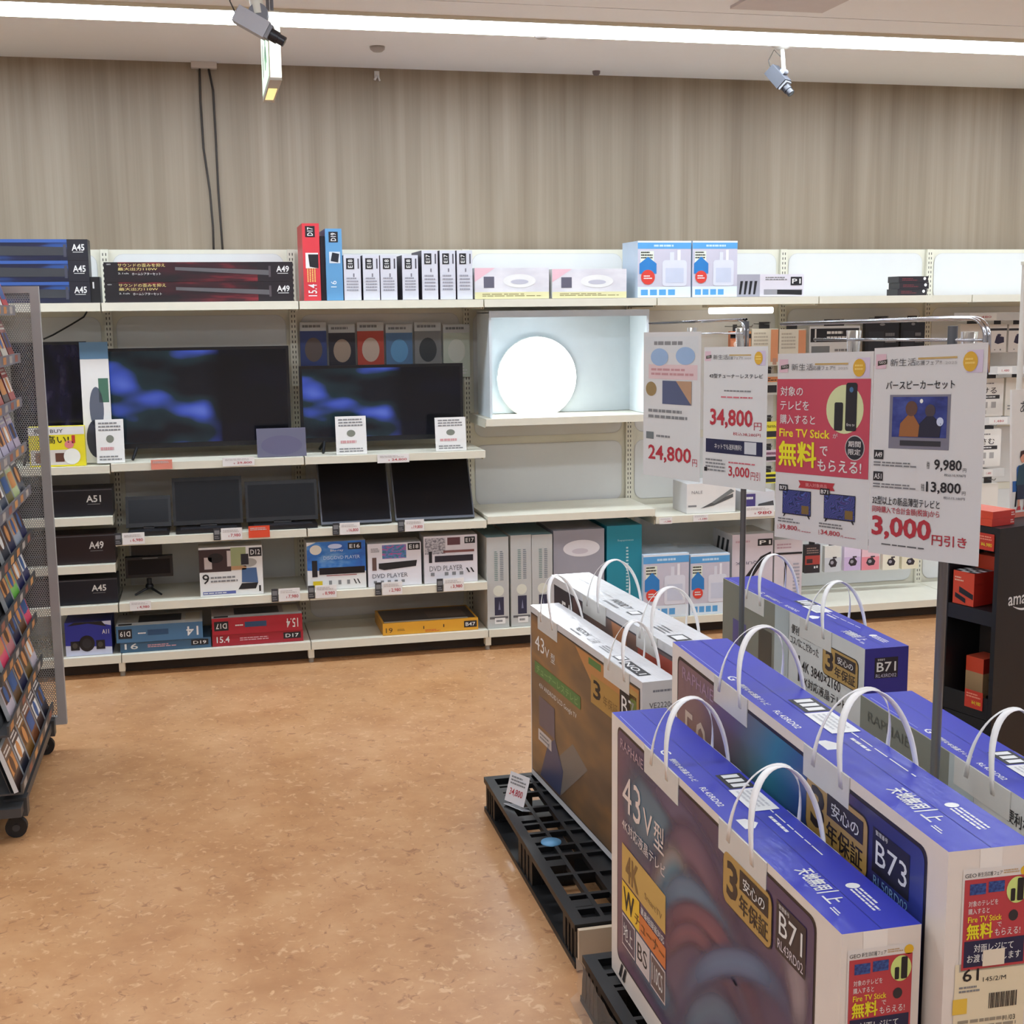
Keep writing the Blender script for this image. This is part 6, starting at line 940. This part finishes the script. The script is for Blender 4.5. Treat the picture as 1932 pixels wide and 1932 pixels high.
# security cameras
g2 = C(168, 168, 172, .45, .1); g3 = C(58, 60, 66, .6)
def seccam(root, bodyc, axis, Lb, wb, label, stem_r, mount_r, side=True):
    e = empty('security_camera', root, label, 'camera'); r_ = V(root); b = V(bodyc); ax = V(axis).normalized(); sd = ax.cross(V((0, 0, 1))).normalized(); upv = sd.cross(ax)
    mb = MB(); mb.lathe(r_, (0, 0, -1), [(0, 0), (mount_r, 0), (mount_r, .008), (mount_r*.5, .02), (0, .022)], WHITE, 22); build(mb, 'ceiling_mount', e)
    mb = MB(); mb.cyl(r_-V((0, 0, .015)), b+upv*(wb*.62), stem_r, C(220, 220, 206, .4)); mb.cyl(b+upv*(wb*.62)-sd*wb*.3, b+upv*(wb*.62)+sd*wb*.3, stem_r*1.5, g1); build(mb, 'stem', e)
    M = Matrix(((ax.x, sd.x, upv.x, b.x), (ax.y, sd.y, upv.y, b.y), (ax.z, sd.z, upv.z, b.z), (0, 0, 0, 1))); mb = MB(); mb.box((-Lb*.5, -wb*.5, -wb*.42), (Lb*.4, wb*.5, wb*.5), g2 if wb < .06 else g3, M); mb.box((Lb*.4, -wb*.42, -wb*.36), (Lb*.5, wb*.42, wb*.42), C(120, 122, 126, .4), M); mb.box((-Lb*.52, -wb*.4, -wb*.3), (-Lb*.5, wb*.4, wb*.3), C(90, 92, 96, .4), M); build(mb, 'body', e)
    mb = MB(); mb.cyl(M @ V((Lb*.5, 0, 0)), M @ V((Lb*.72, 0, 0)), wb*.34, C(34, 34, 40, .35), n=18); mb.cyl(M @ V((Lb*.72, 0, 0)), M @ V((Lb*.92, 0, 0)), wb*.28, C(44, 44, 50, .3), n=18); mb.cyl(M @ V((Lb*.92, 0, 0)), M @ V((Lb*.925, 0, 0)), wb*.2, C(20, 20, 30, .05), n=18); build(mb, 'lens', e)
    mb = MB(); k = M @ V((-Lb*.5, 0, 0)); mb.tube([k, k-ax*.02+V((0, 0, .03)), (k+r_)/2-ax*.02+V((0, 0, .02)), r_-V((0, 0, .06))+ax*.0], .0022, C(70, 70, 66, .5), 6); build(mb, 'cable', e)
bc = atY(478, 46, 4.2); seccam((atY(462, 46, 4.2).x, 4.2, CEIL), bc, (.80, -.12, -.45), .115, .055, 'grey security camera at the upper left, beside the exit sign', .02, .05)
m2 = onc(1476, 84); bc = atY(1468, 148, m2.y); seccam(m2, bc, (.34, -.42, -.60), .11, .062, 'small grey security camera on a white stem at the upper right', .009, .048)
for px, py, r, lab in ((712, 88, .035, 'flat round detector on the ceiling right of the exit sign'), (1022, 63, .035, 'flat round detector beside the line light, middle of the ceiling'), (1125, 134, .02, 'small dark sprinkler head on the ceiling near the wood wall')):
    c = onc(px, py); mb = MB(); mb.lathe(c, (0, 0, -1), [(0, 0), (r, 0), (r*.95, .012), (r*.6, .022), (0, .024)], C(170, 164, 158, .5) if r > .03 else C(120, 110, 110, .5), 18); build(mb, 'ceiling_detector', None, lab, 'detector')
c = onc(1490, 2); mb = MB(); mb.box((c.x-.2, c.y-.12, CEIL-.012), (c.x+.2, c.y+.12, CEIL), C(206, 196, 194, .5)); build(mb, 'ceiling_vent', None, 'pale ceiling vent cut by the top picture edge', 'vent')
c = atY(711, 143, YW-.004); mb = MB(); mb.box((c.x-.012, c.y-.004, c.z-.006), (c.x+.012, c.y+.004, c.z+.022), WHITE); mb.tube([c+V((0, -.004, 0)), c+V((-.014, -.02, -.022))], .006, WHITE, 6); mb.tube([c+V((.004, -.004, 0)), c+V((.012, -.012, -.026))], .005, WHITE, 6); build(mb, 'wall_hook', None, 'small white hook on the wood wall just under the ceiling', 'hook')
for pts, lab in ((((376, 108), (378, 190), (384, 280), (396, 360), (402, 430), (404, 500)), 'left of two black cables hanging down the wood wall'), (((390, 112), (402, 170), (407, 260), (412, 360), (417, 430), (422, 500)), 'right of two black cables hanging down the wood wall')):
    P = [atY(px, py, YW-.012-.002*i) for i, (px, py) in enumerate(pts)]; P += [atY(pts[-1][0]+1, 520, 6.42)] if False else []
    mb = MB(); mb.tube(P, .0055, C(52, 46, 40, .6), 6); build(mb, 'hanging_cable', None, lab, 'cable')
mb = MB(); c = atY(384, 110, YW-.02); mb.box((c.x-.06, YW-.04, CEIL-.03), (c.x+.06, YW-.0, CEIL-.001), C(214, 208, 200, .5)); build(mb, 'cable_clip_box', None, 'small pale box at the ceiling where two black cables start', 'junction box')
